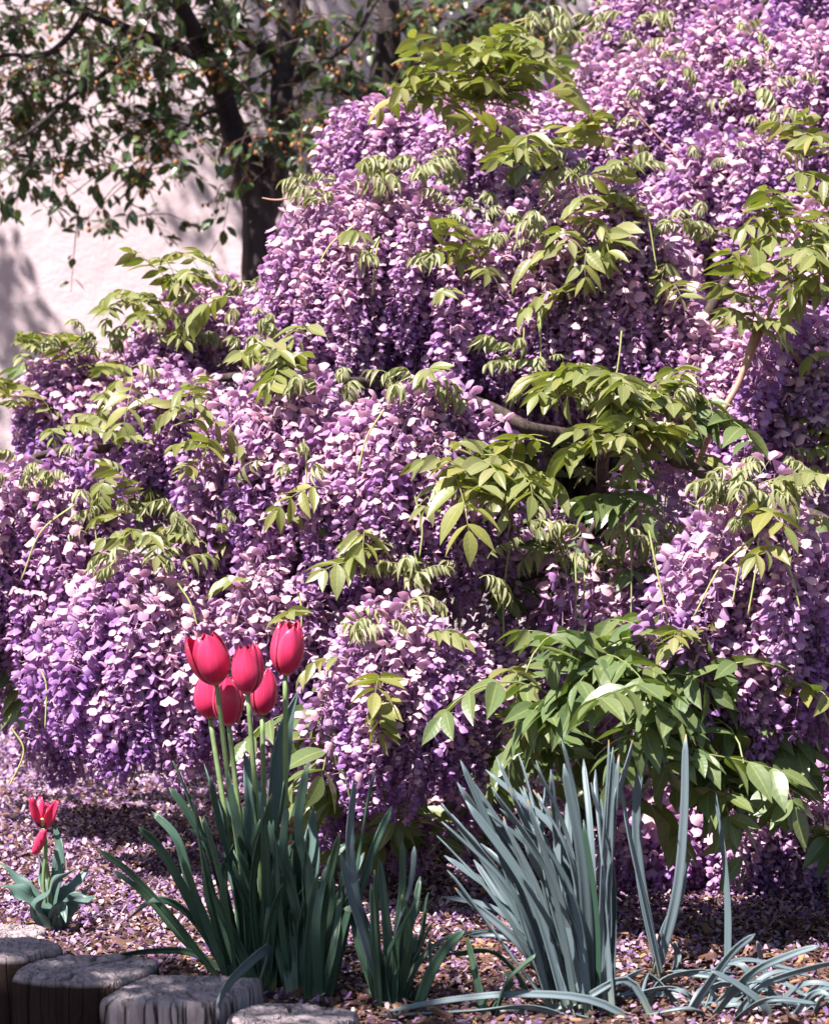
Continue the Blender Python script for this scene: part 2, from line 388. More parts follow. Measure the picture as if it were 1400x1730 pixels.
for i in range(8): cl(rd.uniform(-40, 90), rd.uniform(200, 275), 32, 4)
for (x, y, n) in ((170, 365, 3), (235, 352, 2), (150, 258, 3), (230, 262, 4), (265, 285, 3), (285, 225, 3), (330, 205, 3), (385, 320, 2), (420, 150, 3), (440, 260, 3), (470, 310, 2), (495, 205, 3), (350, 160, 4), (310, 160, 4), (460, 190, 4), (520, 250, 3), (535, 195, 3), (490, 260, 3)): cl(x, y, 30, n)
for i in range(20): cl(rd.uniform(480, 640), rd.uniform(-20, 230), 42, 2)
for i in range(24): cl(rd.uniform(-250, 560), rd.uniform(-300, -40), 75, 4, TD, .4)
for i in range(12): cl(rd.uniform(-330, -30), rd.uniform(-150, 200), 60, 4, TD, .4)
def shade_wall(px, py, r_px, n, off=1.0):      # upper crown: sits towards the sun from that spot of the wall
    q = P(px, py, WALL_Y); cl1.append((q+SUN*((off+rd.uniform(-.1, .1))/-SUN.y), r_px/575, n))
for (x, y) in ((20, 440), (10, 500), (50, 540), (70, 590), (15, 580), (-30, 520), (-40, 600), (30, 640), (110, 600)): shade_wall(x, y, 40, 5)
for (x, y) in ((360, 330), (380, 370), (345, 300), (400, 410), (420, 380), (410, 330), (440, 300)): shade_wall(x, y, 28, 4)
for i in range(40): shade_wall(rd.uniform(460, 720), rd.uniform(-60, 400), 45, 5)
for i in range(20): shade_wall(rd.uniform(700, 1000), rd.uniform(-60, 200), 45, 5)
for i in range(40): cl1.append((P(rd.uniform(-60, 480), rd.uniform(-20, 150), TD-.1)+SUN*rd.uniform(1.4, 2.6), .16, 4))
hi = P(300, -180, TD-.3)
limbs1 += [([P(250, -180, TD-.3), hi+Vector((-.3, .2, .6)), hi+Vector((-.9, .3, 1.5)), hi+Vector((-1.4, .4, 2.4))], .016, .006),
           ([P(500, -300, TD), hi+Vector((.1, .2, .9)), hi+Vector((-.3, .3, 1.9)), hi+Vector((-.5, .3, 2.7))], .02, .006)]
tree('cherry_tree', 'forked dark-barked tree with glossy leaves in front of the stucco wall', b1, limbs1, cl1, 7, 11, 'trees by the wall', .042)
TD2 = 7.9
b2 = Vector((P(650, 400, TD2).x, TD2, zg(0, TD2)))
limbs2 = [([b2, P(652, 600, TD2), P(650, 300, TD2), P(652, 150, TD2), P(655, 60, TD2), P(656, -20, TD2), P(650, -250, TD2)], .06, .022),
          ([P(650, 200, TD2), P(610, 150, TD2-.05), P(560, 100, TD2-.05), P(510, 48, TD2-.05), P(440, 0, TD2), P(380, -60, TD2)], .03, .012),
          ([P(650, 190, TD2), P(715, 125, TD2), P(770, 55, TD2), P(830, 12, TD2), P(900, -30, TD2), P(980, -110, TD2)], .034, .014),
          ([P(640, 190, TD2), P(560, 150, TD2), P(500, 165, TD2), P(455, 200, TD2)], .012, .004)]
cl1 = []
for i in range(18): cl(rd.uniform(560, 760), rd.uniform(-30, 170), 42, 2, TD2)
for i in range(16): cl(rd.uniform(720, 960), rd.uniform(-60, 60), 40, 5, TD2)
for i in range(20): cl(rd.uniform(560, 1250), rd.uniform(-300, -50), 75, 4, TD2, .3)
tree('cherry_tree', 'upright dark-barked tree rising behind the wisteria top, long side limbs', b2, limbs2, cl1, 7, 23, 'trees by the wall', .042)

# tree in front of the border, outside the view: its crown shades the edging posts
b3 = Vector((-2.9, 1.7, -.25)); cl1 = []
limbs3 = [([b3, b3+Vector((.05, .03, .9)), b3+Vector((.15, .1, 1.7)), b3+Vector((.4, .2, 2.3)), b3+Vector((.5, .3, 3.0))], .07, .03),
          ([b3+Vector((.15, .1, 1.7)), b3+Vector((.8, .3, 2.1)), b3+Vector((1.5, .5, 2.35)), b3+Vector((2.2, .5, 2.45))], .035, .01),
          ([b3+Vector((.3, .15, 2.0)), b3+Vector((.9, .7, 2.5)), b3+Vector((1.4, .9, 2.8))], .03, .01)]
for i in range(125):
    z = rd.uniform(1.8, 2.6); x = rd.uniform(-.8, .05)-z*.458; cl1.append((Vector((x, 3.80-z*.482-.10-rd.uniform(0, .75)**1.2+rd.gauss(0, .03), z)), .10, 4))
tree('cherry_tree', 'unseen leafy tree whose crown shades the timber edging posts', b3, limbs3, cl1, 7, 31, None, .045)

# ------------------------------------------------------------------ wisteria: flowers
def flower_template(seed):
    """one pea flower: reflexed banner, two wings and the keel; +X outward, +Z up"""
    rd = random.Random(seed); V = []; Q = []; A = []
    tilt = R(rd.uniform(-30, 48)); up = np.array([math.sin(tilt), 0, math.cos(tilt)])    # banner normal
    fw = np.array([math.cos(tilt), 0, -math.sin(tilt)])                                  # along the banner
    sd = np.array([0, 1., 0]); W, L = .0080*rd.uniform(.85, 1.1), .0142*rd.uniform(.85, 1.1); k = rd.uniform(.25, 1.0); cu = rd.uniform(-.45, .25); sk = rd.uniform(-.25, .25)
    rows = [(0, .28, .0), (.32, .92, .16), (.68, 1.0, .16), (1, .48, cu)]
    for (a, wd, hh) in rows:
        for c in (-1, -.5, 0, .5, 1):
            notch = -.10 if (a == 1 and c == 0) else 0
            V.append(fw*(a+notch-.35+sk*c*.4)*L+sd*c*wd*W+up*(hh*L*.6-k*(c*c)*W*wd+sk*c*W*.8+(.16*W if c == 0 else 0)+rd.gauss(0, .0005)+.003)+np.array([.005, 0, 0])); A.append((0, 0, a))
    Q += [tuple(q) for q in grid_q(4, 5)]
    ang = R(rd.uniform(-85, -20)); kd = np.array([math.cos(ang), 0, math.sin(ang)]); kn = np.array([-math.sin(ang), 0, math.cos(ang)])
    for s in (-1, 1):
        o = len(V); KL = .0145*rd.uniform(.85, 1.12); kw = .0058*rd.uniform(.8, 1.15); sp = rd.uniform(.1, 1.2)
        for (a, w0) in ((0, .25), (.5, 1), (1, .6)):
            for c in (0, .5, 1):
                V.append(kd*a*KL+kn*(-c*kw*1.4*w0+.001)+sd*s*(math.sin(c*2.2)*kw*.75*w0+sp*.003*a)+np.array([.003, 0, -.001])); A.append((0, 1, a))
        Q += [tuple(q) for q in grid_q(3, 3, o)]
    return np.array(V), np.array(Q), np.array(A, float)
FT = [flower_template(s) for s in range(20)]
LO_I = np.array([r*5+c for r in range(4) for c in (0, 2, 4)]+[o+r*3+c for o in (20, 29) for r in range(3) for c in (0, 2)])   # lighter flower for the hidden racemes
LO_Q = np.concatenate([grid_q(4, 3), grid_q(3, 2, 12), grid_q(3, 2, 18)])
def raceme(seed, L, n, bend, sparse=False):
    """hanging flower spike, start at the origin, bent outward (+X) at the top; returns mesh and flower centres"""
    rd = random.Random(seed); mb = MB(); mb.lo = lo = MB(); cen = []
    N = 24; pts = [Vector((0, 0, 0))]; wob = rd.uniform(0, 6)
    for i in range(N):
        t = (i+.5)/N; a = bend*(1-t)**1.6; s = .16*math.sin(wob+t*6)
        pts.append(pts[-1]+Vector((math.sin(a), s, -math.cos(a))).normalized()*L/N)
    mb.add(*tube(pts[::3], [.0014]*4+[.0011]*3+[.0008]*2, 4, (.35, 0, 0)))
    ga = rd.uniform(0, 6)
    for i in range(n):
        t = .04+.96*(i+rd.uniform(0, .6))/n; ga += 2.39996+rd.uniform(-.3, .3)
        x = t*N; j = min(int(x), N-1); p = pts[j].lerp(pts[j+1], x-j); ax = (pts[j+1]-pts[j]).normalized()
        u = ax.cross(Vector((0, 1, 0))).normalized(); v = ax.cross(u)
        ro = u*math.cos(ga)+v*math.sin(ga)
        pl = (.022-.011*t*t)*rd.uniform(.45, 1.3)
        e = p+(ro+Vector((0, 0, -.15))).normalized()*pl
        ho = Vector((ro.x, ro.y, ro.z*.4)); ho = ho.normalized() if ho.length > .05 else Vector((1, 0, 0))
        sc_ = (1.22-.6*max(0, (t-.55)/.45)**1.3)*rd.uniform(.75, 1.15)
        Zu = Vector((rd.gauss(0, .42), rd.gauss(0, .42), 1)); Yv = Zu.cross(ho).normalized(); Zu = ho.cross(Yv)
        Mx = np.array([tuple(ho), tuple(Yv), tuple(Zu)])
        fv, fq, fa = FT[rd.randrange(20)]; A = fa.copy()
        age = .14+.42*t+rd.gauss(0, .16)
        if rd.random() < .10: age = .0
        A[:, 0] = min(1, max(0, age))
        mb.add((fv*sc_)@Mx+np.array(tuple(e)), fq, None, A)
        lo.add((fv[LO_I]*sc_)@Mx+np.array(tuple(e)), LO_Q, None, A[LO_I])
        mb.add(*tube([p, e], .00055, 3, (.3, 0, 0), False)); cen.append(tuple(e))
    return mb, np.array(cen)
RV = []          # variants: (arrays, mesh, centres, length, bend)
for b_ in (R(8), R(32), R(60), R(85)):
    for L, n in ((.27, 84), (.20, 66), (.14, 48)):
        mb, cen = raceme(100+len(RV), L, n, b_); RV.append((mb.arrays(), mb.mesh('raceme'), cen, L, b_, mb.lo.arrays()))
for L, n in ((.22, 26), (.16, 16)):
    mb, cen = raceme(150+len(RV), L, n, R(6)); RV.append((mb.arrays(), mb.mesh('raceme'), cen, L, -1, mb.lo.arrays()))
NB = len(RV)
for sh in (-.17, .2):                      # paler (older) and deeper (fresher) flowers; paler ones also paint sunlit mound tops
    for q in range(NB):
        (Vv, ff, A), _, cen, L, b_, lo = RV[q]; A = A.copy(); A[:, 0] = np.clip(A[:, 0]+sh, 0, 1)
        RV.append(((Vv, ff, A), mesh_np('raceme', Vv, ff, A), cen, L, b_, lo))
for v in RV: v[1].materials.append(M['petal'])
# mounds of weeping branches: apex px, apex py, half width px, bottom py, depth, racemes
MOUNDS = [
    (690, 1040, 125, 1315, 4.15, 42), (700, 660, 115, 985, 4.45, 46), (505, 650, 125, 1030, 4.6, 50),
    (640, 305, 200, 650, 5.0, 76), (560, 420, 110, 650, 5.0, 24), (780, 400, 150, 640, 4.95, 36), (1010, 300, 170, 680, 4.95, 60),
    (340, 480, 130, 680, 5.45, 34), (150, 610, 130, 800, 5.4, 34), (300, 640, 130, 860, 5.0, 34),
    (80, 770, 130, 1130, 4.8, 46), (20, 900, 80, 1150, 4.75, 18), (260, 960, 140, 1265, 4.5, 48), (470, 960, 110, 1265, 4.5, 34), (400, 830, 110, 1010, 4.65, 24),
    (1290, 840, 150, 1200, 4.0, 58), (1420, 900, 90, 1250, 4.05, 22), (1240, 1370, 170, 1565, 4.4, 26), (1080, 1410, 90, 1560, 4.4, 11), (1400, 1360, 70, 1565, 4.35, 10),
    (1260, 20, 190, 330, 5.8, 56), (1100, 90, 150, 330, 5.7, 42), (1400, 60, 130, 420, 5.6, 36), (1240, 230, 150, 470, 5.45, 42), (1020, 170, 110, 330, 5.6, 24), (1120, -60, 120, 150, 6.0, 22), (1330, -90, 160, 120, 6.0, 26),
    (1330, 520, 130, 820, 4.75, 40), (1200, 560, 90, 800, 4.85, 20), (1400, 330, 100, 640, 5.1, 26),
    (660, 185, 110, 330, 5.6, 28), (780, 190, 90, 330, 5.5, 14), (870, 200, 110, 330, 5.45, 16), (940, 140, 100, 350, 5.75, 22), (900, 270, 100, 420, 5.35, 16), (820, 110, 70, 260, 5.6, 8),
    (960, 900, 60, 1200, 4.45, 8), (850, 950, 60, 1200, 4.5, 7), (1080, 920, 80, 1150, 4.5, 9), (1120, 640, 50, 900, 4.4, 5),
    (70, 1110, 90, 1280, 5.0, 12), (180, 1150, 60, 1330, 4.85, 7), (650, 1360, 110, 1450, 4.45, 12), (580, 1180, 60, 1290, 4.5, 8),
    (920, 560, 100, 760, 5.0, 10), (1110, 1050, 60, 1200, 4.3, 8), (780, 880, 70, 1010, 4.6, 5), (340, 1150, 90, 1280, 4.75, 12)]
RAC = []   # (variant, loc, rotz, scale)
rd = random.Random(5)
for (ax, ay, hw, by, d, n) in MOUNDS:
    A = P(ax, ay, d); RR = hw/F*d; HH = (by-ay)/F*d; dep = RR*1.05
    for i in range(n):
        th = rd.uniform(-math.pi, 0) if rd.random() < .78 else rd.uniform(0, math.pi)     # mostly the side that faces -Y
        s = rd.random()**1.15
        smax = max(.12, 1-.13/HH); s *= smax
        rho = (1-(1-min(1, s*1.15+.02))**2.4)**.55
        rho = max(0, rho-.22)*rd.uniform(.85, 1.05)
        p = A+Vector((math.cos(th)*RR*rho, math.sin(th)*dep*rho, -s*HH+rd.uniform(-.01, .01)))
        room = HH*(1-s)+.03
        bend = R(85)*(1-min(1, s*2.1))**.7 if rho > .02 else R(60)
        cand = [k for k in range(NB) if RV[k][4] >= 0]
        if hw <= 60 and rd.random() < .6: cand = [k for k in range(NB) if RV[k][4] < 0]
        k = min(cand, key=lambda q: abs(RV[q][4]-bend)*1.0+abs(min(RV[q][3], .4)-min(room, .27))*4+rd.uniform(0, .5))
        if rd.random() < (.75 if ay < 320 else .55 if s < .3 else .12): k += NB  # more pale racemes towards mound tops: sunlight painted into the flower colour
        elif rd.random() < .25: k += 2*NB
        p += Vector((rd.gauss(0, .012), rd.gauss(0, .012), rd.gauss(0, .012)))
        RAC.append([k, p, th+rd.gauss(0, .5), rd.uniform(.78, 1.15)*min(1.05, max(.7, room/RV[k][3]))])
# racemes deeper inside the shrub, so that the gaps show more flowers instead of the wall
POLY = [(-60, 780), (-60, 640), (60, 640), (190, 540), (330, 480), (430, 470), (520, 360), (600, 260), (700, 210), (800, 120), (950, 90), (1060, 40), (1200, -20), (1460, -40), (1460, 1500), (1000, 1480), (640, 1400), (560, 1150), (200, 1050), (-60, 1050)]
def inside(x, y):
    c = False; j = len(POLY)-1
    for i in range(len(POLY)):
        xi, yi = POLY[i]; xj, yj = POLY[j]
        if (yi > y) != (yj > y) and x < (xj-xi)*(y-yi)/(yj-yi)+xi: c = not c
        j = i
    return c
def depth_at(x, y):
    sw = sd = 0
    for (ax, ay, hw, by, d, n) in MOUNDS:
        wgt = 1/(((x-ax)/hw)**2+((y-(ay+by)/2)/((by-ay)*.5))**2+.15)**2; sw += wgt; sd += wgt*d
    return sd/sw
i = 0
while i < 125:
    x, y = rd.uniform(-60, 1460), rd.uniform(-30, 1450 if i < 95 else 420)
    if not inside(x, y): continue
    d = depth_at(x, y+40)+rd.uniform(.12, .45)
    p = P(x, y, d)
    if p.z < .2: continue
    RAC.append([rd.choice((0, 1, 2, 3, 4)), p, rd.uniform(-3, 3), rd.uniform(.8, 1.05)]); i += 1
# rank the racemes by how much of each shows
CELL = 7.0; NXc, NYc = int(1400/CELL)+1, int(1730/CELL)+1
zb = np.full((NYc, NXc), 1e9); ib = np.full((NYc, NXc), -1)
for i, (k, p, rz, s) in enumerate(RAC):
    c, sn = math.cos(rz), math.sin(rz); q = RV[k][2]*s
    q = np.stack([q[:, 0]*c-q[:, 1]*sn+p.x, q[:, 0]*sn+q[:, 1]*c+p.y, q[:, 2]+p.z], 1)
    if q[:, 2].min() < .012: p.z += .012-q[:, 2].min(); q[:, 2] += .012-q[:, 2].min()
    px, py, dd = project(q)
    for ox in (-1, 0, 1):
        for oy in (-1, 0, 1):
            X = (px/CELL).astype(int)+ox; Y = (py/CELL).astype(int)+oy; ok = (X >= 0) & (X < NXc) & (Y >= 0) & (Y < NYc)
            for a, b_, e in zip(X[ok], Y[ok], dd[ok]):
                if e < zb[b_, a]: zb[b_, a] = e; ib[b_, a] = i
cnt = np.bincount(ib[ib >= 0].ravel(), minlength=len(RAC)); order = np.argsort(-cnt); front = set(order[:290].tolist())

WB = Vector((P(1000, 1400, 4.95).x, 4.95, 0)); WB.z = zg(WB.x, WB.y)
wis = thing('wisteria_shrub', 'large weeping wisteria covered in hanging mauve flower clusters and green leaves', 'shrub', WB)
rest = MB()
for i, (k, p, rz, s) in enumerate(RAC):
    if i in front:
        o = link('raceme', RV[k][1], None, wis); o.location = p; o.rotation_euler = (0, 0, rz); o.scale = (s, s, s)
    else:
        if cnt[i] == 0 and rd.random() < .4: continue                # wholly hidden inside the shrub
        (Vv, ff, A) = RV[k][0] if cnt[i] >= 8 else RV[k][5]; c, sn = math.cos(rz), math.sin(rz); q = Vv*s
        q = np.stack([q[:, 0]*c-q[:, 1]*sn+p.x, q[:, 0]*sn+q[:, 1]*c+p.y, q[:, 2]+p.z], 1)
        A = A.copy(); A[:, 0] += rd.uniform(-.14, .14)
        rest.add(q, ff[0], ff[1] if len(ff) > 1 else None, A)
link('flower_mass', rest.mesh('flower_mass'), M['petal'], wis)['kind'] = 'stuff'

# wisteria: trunk and branches
def branch(pts, r0, r1, mat, name='branch', n=7):
    path = smooth_path(pts, 6*len(pts)); m = len(path); mb = MB()
    path = [p+Vector((noise.noise(p*9), noise.noise(p*9+Vector((5, 0, 0))), noise.noise(p*9+Vector((0, 7, 0)))))*min(.012, r0*1.2) for p in path]
    mb.add(*tube(path, [lerp(r0, r1, (k/(m-1))**.8) for k in range(m)], n)); return link(name, mb.mesh(name), mat, wis)
top = P(980, 900, 5.05)
branch([WB, WB+Vector((.03, .02, .18)), WB+Vector((-.05, 0, .36)), top], .045, .028, M['vine'], 'trunk', 10)
for j, (ax, ay, hw, by, d, n) in enumerate(MOUNDS):
    if n < 14: continue
    A = P(ax, ay, d); mid = top.lerp(A, .5)+Vector((rd.gauss(0, .04), .12, .10)); s = top+Vector((rd.gauss(0, .03), rd.gauss(.02, .03), rd.uniform(-.2, .12)))
    if ay > 1000: mid = s.lerp(A, .5)+Vector((0, .06, .05))
    branch([s, mid, A+Vector((0, .05, .0)), A+Vector((0, 0, -.02))], .014, .004, M['vine'])
branch([P(1385, 660, 4.7), P(1290, 545, 4.55), P(1245, 655, 4.5), P(1205, 725, 4.5), P(1160, 810, 4.65)], .0045, .006, M['shoot'])
branch([P(1320, 470, 4.6), P(1290, 545, 4.55), P(1245, 655, 4.5)], .003, .0045, M['shoot'])
branch([P(1400, 880, 3.95), P(1340, 905, 3.95), P(1290, 930, 4.0), P(1225, 990, 4.15)], .003, .004, M['shoot'])
branch([P(770, 670, 4.75), P(840, 700, 4.7), P(900, 725, 4.7), P(990, 740, 4.8)], .009, .012, M['vine'])
branch([P(830, 985, 4.6), P(890, 975, 4.5), P(950, 950, 4.5), P(1010, 880, 4.6)], .004, .006, M['vine'])
# bare green flower stalks
STALKS = [[(1095, 895), (1108, 960), (1125, 1040), (1138, 1090)], [(1062, 890), (1066, 990), (1064, 1100)], [(862, 905), (852, 990), (850, 1085)],
          [(972, 940), (974, 1000), (972, 1050)], [(987, 935), (988, 990), (980, 1045)], [(512, 740), (516, 790), (513, 850)], [(300, 985), (325, 1025), (340, 1085)],
          [(505, 1000), (511, 1030), (510, 1062)], [(1050, 560), (1046, 600), (1040, 640)], [(912, 520), (912, 570), (914, 640)], [(880, 520), (884, 560), (880, 610)],
          [(1275, 905), (1250, 950), (1235, 1020)], [(1290, 910), (1330, 960), (1350, 1030)], [(1280, 910), (1275, 960), (1262, 1040)], [(1270, 910), (1215, 960), (1170, 1040)],
          [(640, 400), (632, 440), (628, 500)], [(600, 380), (560, 410), (535, 450)], [(640, 400), (618, 440), (612, 470)], [(165, 830), (160, 880), (164, 920)],
          [(700, 840), (712, 890), (708, 940)], [(130, 850), (70, 900), (35, 980)], [(70, 1130), (80, 1160), (78, 1230)], [(700, 930), (708, 980), (706, 1030)],
          [(1220, 1380), (1235, 1410), (1240, 1460)], [(650, 690), (620, 740), (605, 800)], [(20, 1230), (40, 1270), (15, 1330)], [(915, 410), (905, 370), (935, 330)], [(1090, 350), (1100, 400), (1110, 460)]]
for st in STALKS:
    x0, y0 = st[1]; gx_, gy_ = int(min(max(x0, 0), 1399)/CELL), int(min(max(y0, 0), 1729)/CELL)
    win = zb[max(0, gy_-5):gy_+5, max(0, gx_-3):gx_+4]; d = min(np.percentile(win[win < 1e8], 15) if (win < 1e8).any() else 4.5, 5.2)-.035
    branch([P(x, y, d+.02*(1-k/len(st))) for k, (x, y) in enumerate(st)], .0017, .0011, M['stalk'], 'flower_stalk', 5)
for st, d in (([(443, 335), (470, 338), (512, 330)], 5.0), ([(70, 562), (95, 570), (108, 590)], 5.3), ([(1050, 165), (1120, 240), (1180, 300)], 5.4)):
    branch([P(x, y, d) for x, y in st], .0012, .0022, M['shoot'], 'shoot', 5)

# ------------------------------------------------------------------ wisteria: compound leaves
def leaflet_arrays(wid, fold, arch, seed):
    rd = random.Random(seed); V = []; A = []
    for (y, wd) in ((0, .06), (.1, .5), (.26, .9), (.44, 1), (.62, .84), (.8, .46), (.91, .2), (1, .02)):
        for s in (-1, -.5, 0, .5, 1):
            wob = .05*math.sin(y*14+s*2+seed)
            V.append((s*wd*wid*.5, y, abs(s)*wd*wid*fold*.5*(1-.25*abs(s))-arch*y*y+wob*.25*abs(s)*wd*wid)); A.append((s, y, 0))
    return np.array(V), grid_q(8, 5), np.array(A, float)
LT = {'leaf': [leaflet_arrays(.42, .35, .10, 1), leaflet_arrays(.38, .55, .22, 2), leaflet_arrays(.45, .2, .32, 3)],
      'young': [leaflet_arrays(.30, 1.3, .35, 4), leaflet_arrays(.26, 1.6, .5, 5)]}
LM = {k: [mesh_np('leaflet', *(lambda V, q, A: (V, [q], A))(*v)) for v in vs_] for k, vs_ in LT.items()}
def compound(seed, kind):
    """returns rachis arrays and a list of (leaflet template, 4x4)"""
    rd = random.Random(seed)
    if kind == 'young': L = rd.uniform(.06, .10); np_ = rd.randint(4, 6); e0, e1, ll, droop = R(rd.uniform(20, 75)), R(rd.uniform(-80, -20)), rd.uniform(.024, .036), rd.uniform(.5, 1.2)
    else: L = rd.uniform(.12, .19); np_ = rd.randint(4, 5); e0, e1, ll, droop = R(rd.uniform(10, 65)), R(rd.uniform(-65, 0)), .052, rd.uniform(.05, .5)
    N = 12; pts = [Vector((0, 0, 0))]; sw = rd.uniform(-.25, .25)
    for i in range(N):
        e = lerp(e0, e1, i/(N-1)); pts.append(pts[-1]+Vector((sw*i/N, math.cos(e), math.sin(e))).normalized()*L/N)
    out = []
    def put(t, side):
        x = t*N; j = min(int(x), N-1); p = pts[j].lerp(pts[j+1], x-j); T = (pts[j+1]-pts[j]).normalized()
        X = T.cross(Vector((0, 0, 1))).normalized()
        dr = T*(1 if side == 0 else rd.uniform(.35, .7))+X*side*.8+Vector((0, 0, -droop*rd.uniform(.5, 1.6) if side else -.15))
        dr.normalize(); up = Vector((0, 0, 1))+X*side*rd.uniform(-.3, .6)+Vector((rd.gauss(0, .4), rd.gauss(0, .4), 0))
        xx = dr.cross(up).normalized(); zz = xx.cross(dr); s = ll*rd.uniform(.8, 1.15)*(.7+.6*math.sin(math.pi*min(1, t*.85)))
        m = Matrix((xx, dr, zz)).transposed().to_4x4(); m = Matrix.Translation(p)@m@Matrix.Diagonal((s, s, s, 1))
        out.append((rd.randrange(len(LT['young' if kind == 'young' else 'leaf'])), m))
    for k in range(np_):
        for sd_ in (-1, 1): put(.25+.70*k/(np_-1)*.98+rd.uniform(-.015, .015), sd_)
    put(1.0, 0)
    mb = MB(); mb.add(*tube(pts[::2], [.0013, .0012, .0011, .001, .0009, .0008, .0007], 5, (0, .5, .9)))
    return mb, out
CV = {'leaf': [compound(s, 'leaf') for s in range(20)], 'young': [compound(50+s, 'young') for s in range(12)]}
def compound_arrays(rach, lst, kind, seed):
    rd = random.Random(seed); mb = MB(); V, f, A = rach.arrays(); mb.add(V, f[0], f[1], A)
    for (ti, m) in lst:
        V, q, A = LT['young' if kind == 'young' else 'leaf'][ti]; m = np.array(m); A = A.copy(); A[:, 2] = rd.uniform(0, .6)
        mb.add(V@m[:3, :3].T+m[:3, 3], q, None, A)
    return mb
CM = {}
for kind in CV:
    for i, (rach, lst) in enumerate(CV[kind]):
        mb = compound_arrays(rach, lst, kind, i); ms = {}
        for mk in (('leaf', 'leaf_dark') if kind == 'leaf' else ('leaf_young',)):
            me = mb.mesh('compound_leaf'); me.materials.append(M[mk]); ms[mk] = me
        CM[kind, i] = (mb.arrays(), ms)
def surf_depth(x, y, r=4):
    gx_, gy_ = int(min(max(x, 0), 1399)/CELL), int(min(max(y, 0), 1729)/CELL)
    win = zb[max(0, gy_-r):gy_+r+1, max(0, gx_-r):gx_+r+1]; win = win[win < 1e8]
    return float(np.percentile(win, 20)) if len(win) else depth_at(x, y)
# clumps: centre px, half width, half height, leaves, material, depth or None (surface)
LC = [(800, 150, 90, 55, 20, 'leaf', 5.2), (870, 120, 70, 40, 10, 'leaf', 5.25), (740, 180, 60, 40, 10, 'leaf', 5.2), (820, 210, 90, 40, 9, 'leaf', 5.2), (895, 290, 70, 20, 9, 'leaf', 4.85), (1000, 275, 50, 20, 5, 'leaf', 4.85),
      (470, 635, 60, 20, 8, 'leaf', None), (220, 660, 50, 30, 7, 'leaf', None), (320, 715, 50, 35, 9, 'leaf', None), (90, 720, 80, 40, 12, 'leaf', None), (330, 790, 40, 30, 5, 'leaf', None),
      (320, 480, 90, 25, 12, 'leaf', 5.25), (210, 510, 40, 20, 5, 'leaf', 5.3), (260, 540, 60, 30, 6, 'leaf', 5.25), (50, 600, 50, 15, 6, 'leaf', 5.3), (120, 620, 40, 15, 4, 'leaf', 5.3), (10, 700, 30, 30, 4, 'leaf', 5.0),
      (750, 440, 30, 15, 3, 'leaf', None), (820, 470, 30, 15, 3, 'leaf', None), (980, 420, 70, 35, 10, 'leaf', None), (1040, 400, 50, 40, 6, 'leaf', None), (960, 500, 30, 15, 3, 'leaf', None), (1140, 450, 30, 30, 3, 'leaf', None),
      (1330, 410, 60, 60, 12, 'leaf', 4.55), (1360, 300, 30, 30, 4, 'leaf', 4.6), (1340, 490, 50, 40, 8, 'leaf', 4.5), (1250, 570, 40, 30, 5, 'leaf', 4.5), (1390, 400, 30, 60, 4, 'leaf', 4.55),
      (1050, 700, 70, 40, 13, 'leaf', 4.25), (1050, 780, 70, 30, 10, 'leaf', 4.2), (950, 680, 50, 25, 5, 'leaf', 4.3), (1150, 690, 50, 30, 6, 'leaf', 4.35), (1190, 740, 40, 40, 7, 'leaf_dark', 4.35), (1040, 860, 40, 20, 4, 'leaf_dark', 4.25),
      (830, 810, 60, 35, 9, 'leaf', 4.2), (770, 830, 40, 30, 5, 'leaf', 4.15), (890, 850, 50, 30, 7, 'leaf', 4.2), (880, 760, 40, 20, 4, 'leaf', 4.25),
      (620, 960, 40, 15, 4, 'leaf', None), (690, 960, 30, 10, 2, 'leaf', None), (240, 945, 60, 25, 8, 'leaf', None), (470, 905, 30, 15, 3, 'leaf_dark', None), (350, 920, 20, 10, 2, 'leaf', None), (230, 830, 40, 30, 5, 'leaf', None),
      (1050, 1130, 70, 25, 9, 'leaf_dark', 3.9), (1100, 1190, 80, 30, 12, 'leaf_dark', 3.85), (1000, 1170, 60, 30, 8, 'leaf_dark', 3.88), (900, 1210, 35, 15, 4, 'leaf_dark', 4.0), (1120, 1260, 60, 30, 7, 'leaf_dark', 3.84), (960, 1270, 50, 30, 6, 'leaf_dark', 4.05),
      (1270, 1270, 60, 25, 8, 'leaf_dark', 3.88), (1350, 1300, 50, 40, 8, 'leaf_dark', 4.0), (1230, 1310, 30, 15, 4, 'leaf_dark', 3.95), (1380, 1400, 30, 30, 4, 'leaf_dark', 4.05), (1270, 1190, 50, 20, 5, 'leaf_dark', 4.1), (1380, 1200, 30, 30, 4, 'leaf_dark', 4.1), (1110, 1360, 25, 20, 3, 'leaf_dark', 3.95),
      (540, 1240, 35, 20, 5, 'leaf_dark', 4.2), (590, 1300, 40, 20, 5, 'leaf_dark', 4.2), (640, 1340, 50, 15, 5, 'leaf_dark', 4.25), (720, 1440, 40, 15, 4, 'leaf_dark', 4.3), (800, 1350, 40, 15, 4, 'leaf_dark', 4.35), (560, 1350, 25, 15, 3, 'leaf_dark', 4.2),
      (60, 1110, 60, 20, 8, 'leaf_dark', 4.85), (130, 1150, 40, 15, 4, 'leaf_dark', 4.8), (10, 1060, 20, 30, 3, 'leaf', 4.85), (1380, 770, 30, 25, 4, 'leaf', None), (1390, 650, 20, 30, 3, 'leaf', None), (920, 950, 60, 25, 5, 'leaf_dark', 4.55), (780, 1000, 40, 25, 3, 'leaf_dark', 4.5), (1110, 1000, 40, 50, 3, 'leaf_dark', 4.5), (1000, 980, 50, 30, 4, 'leaf_dark', 4.5)]
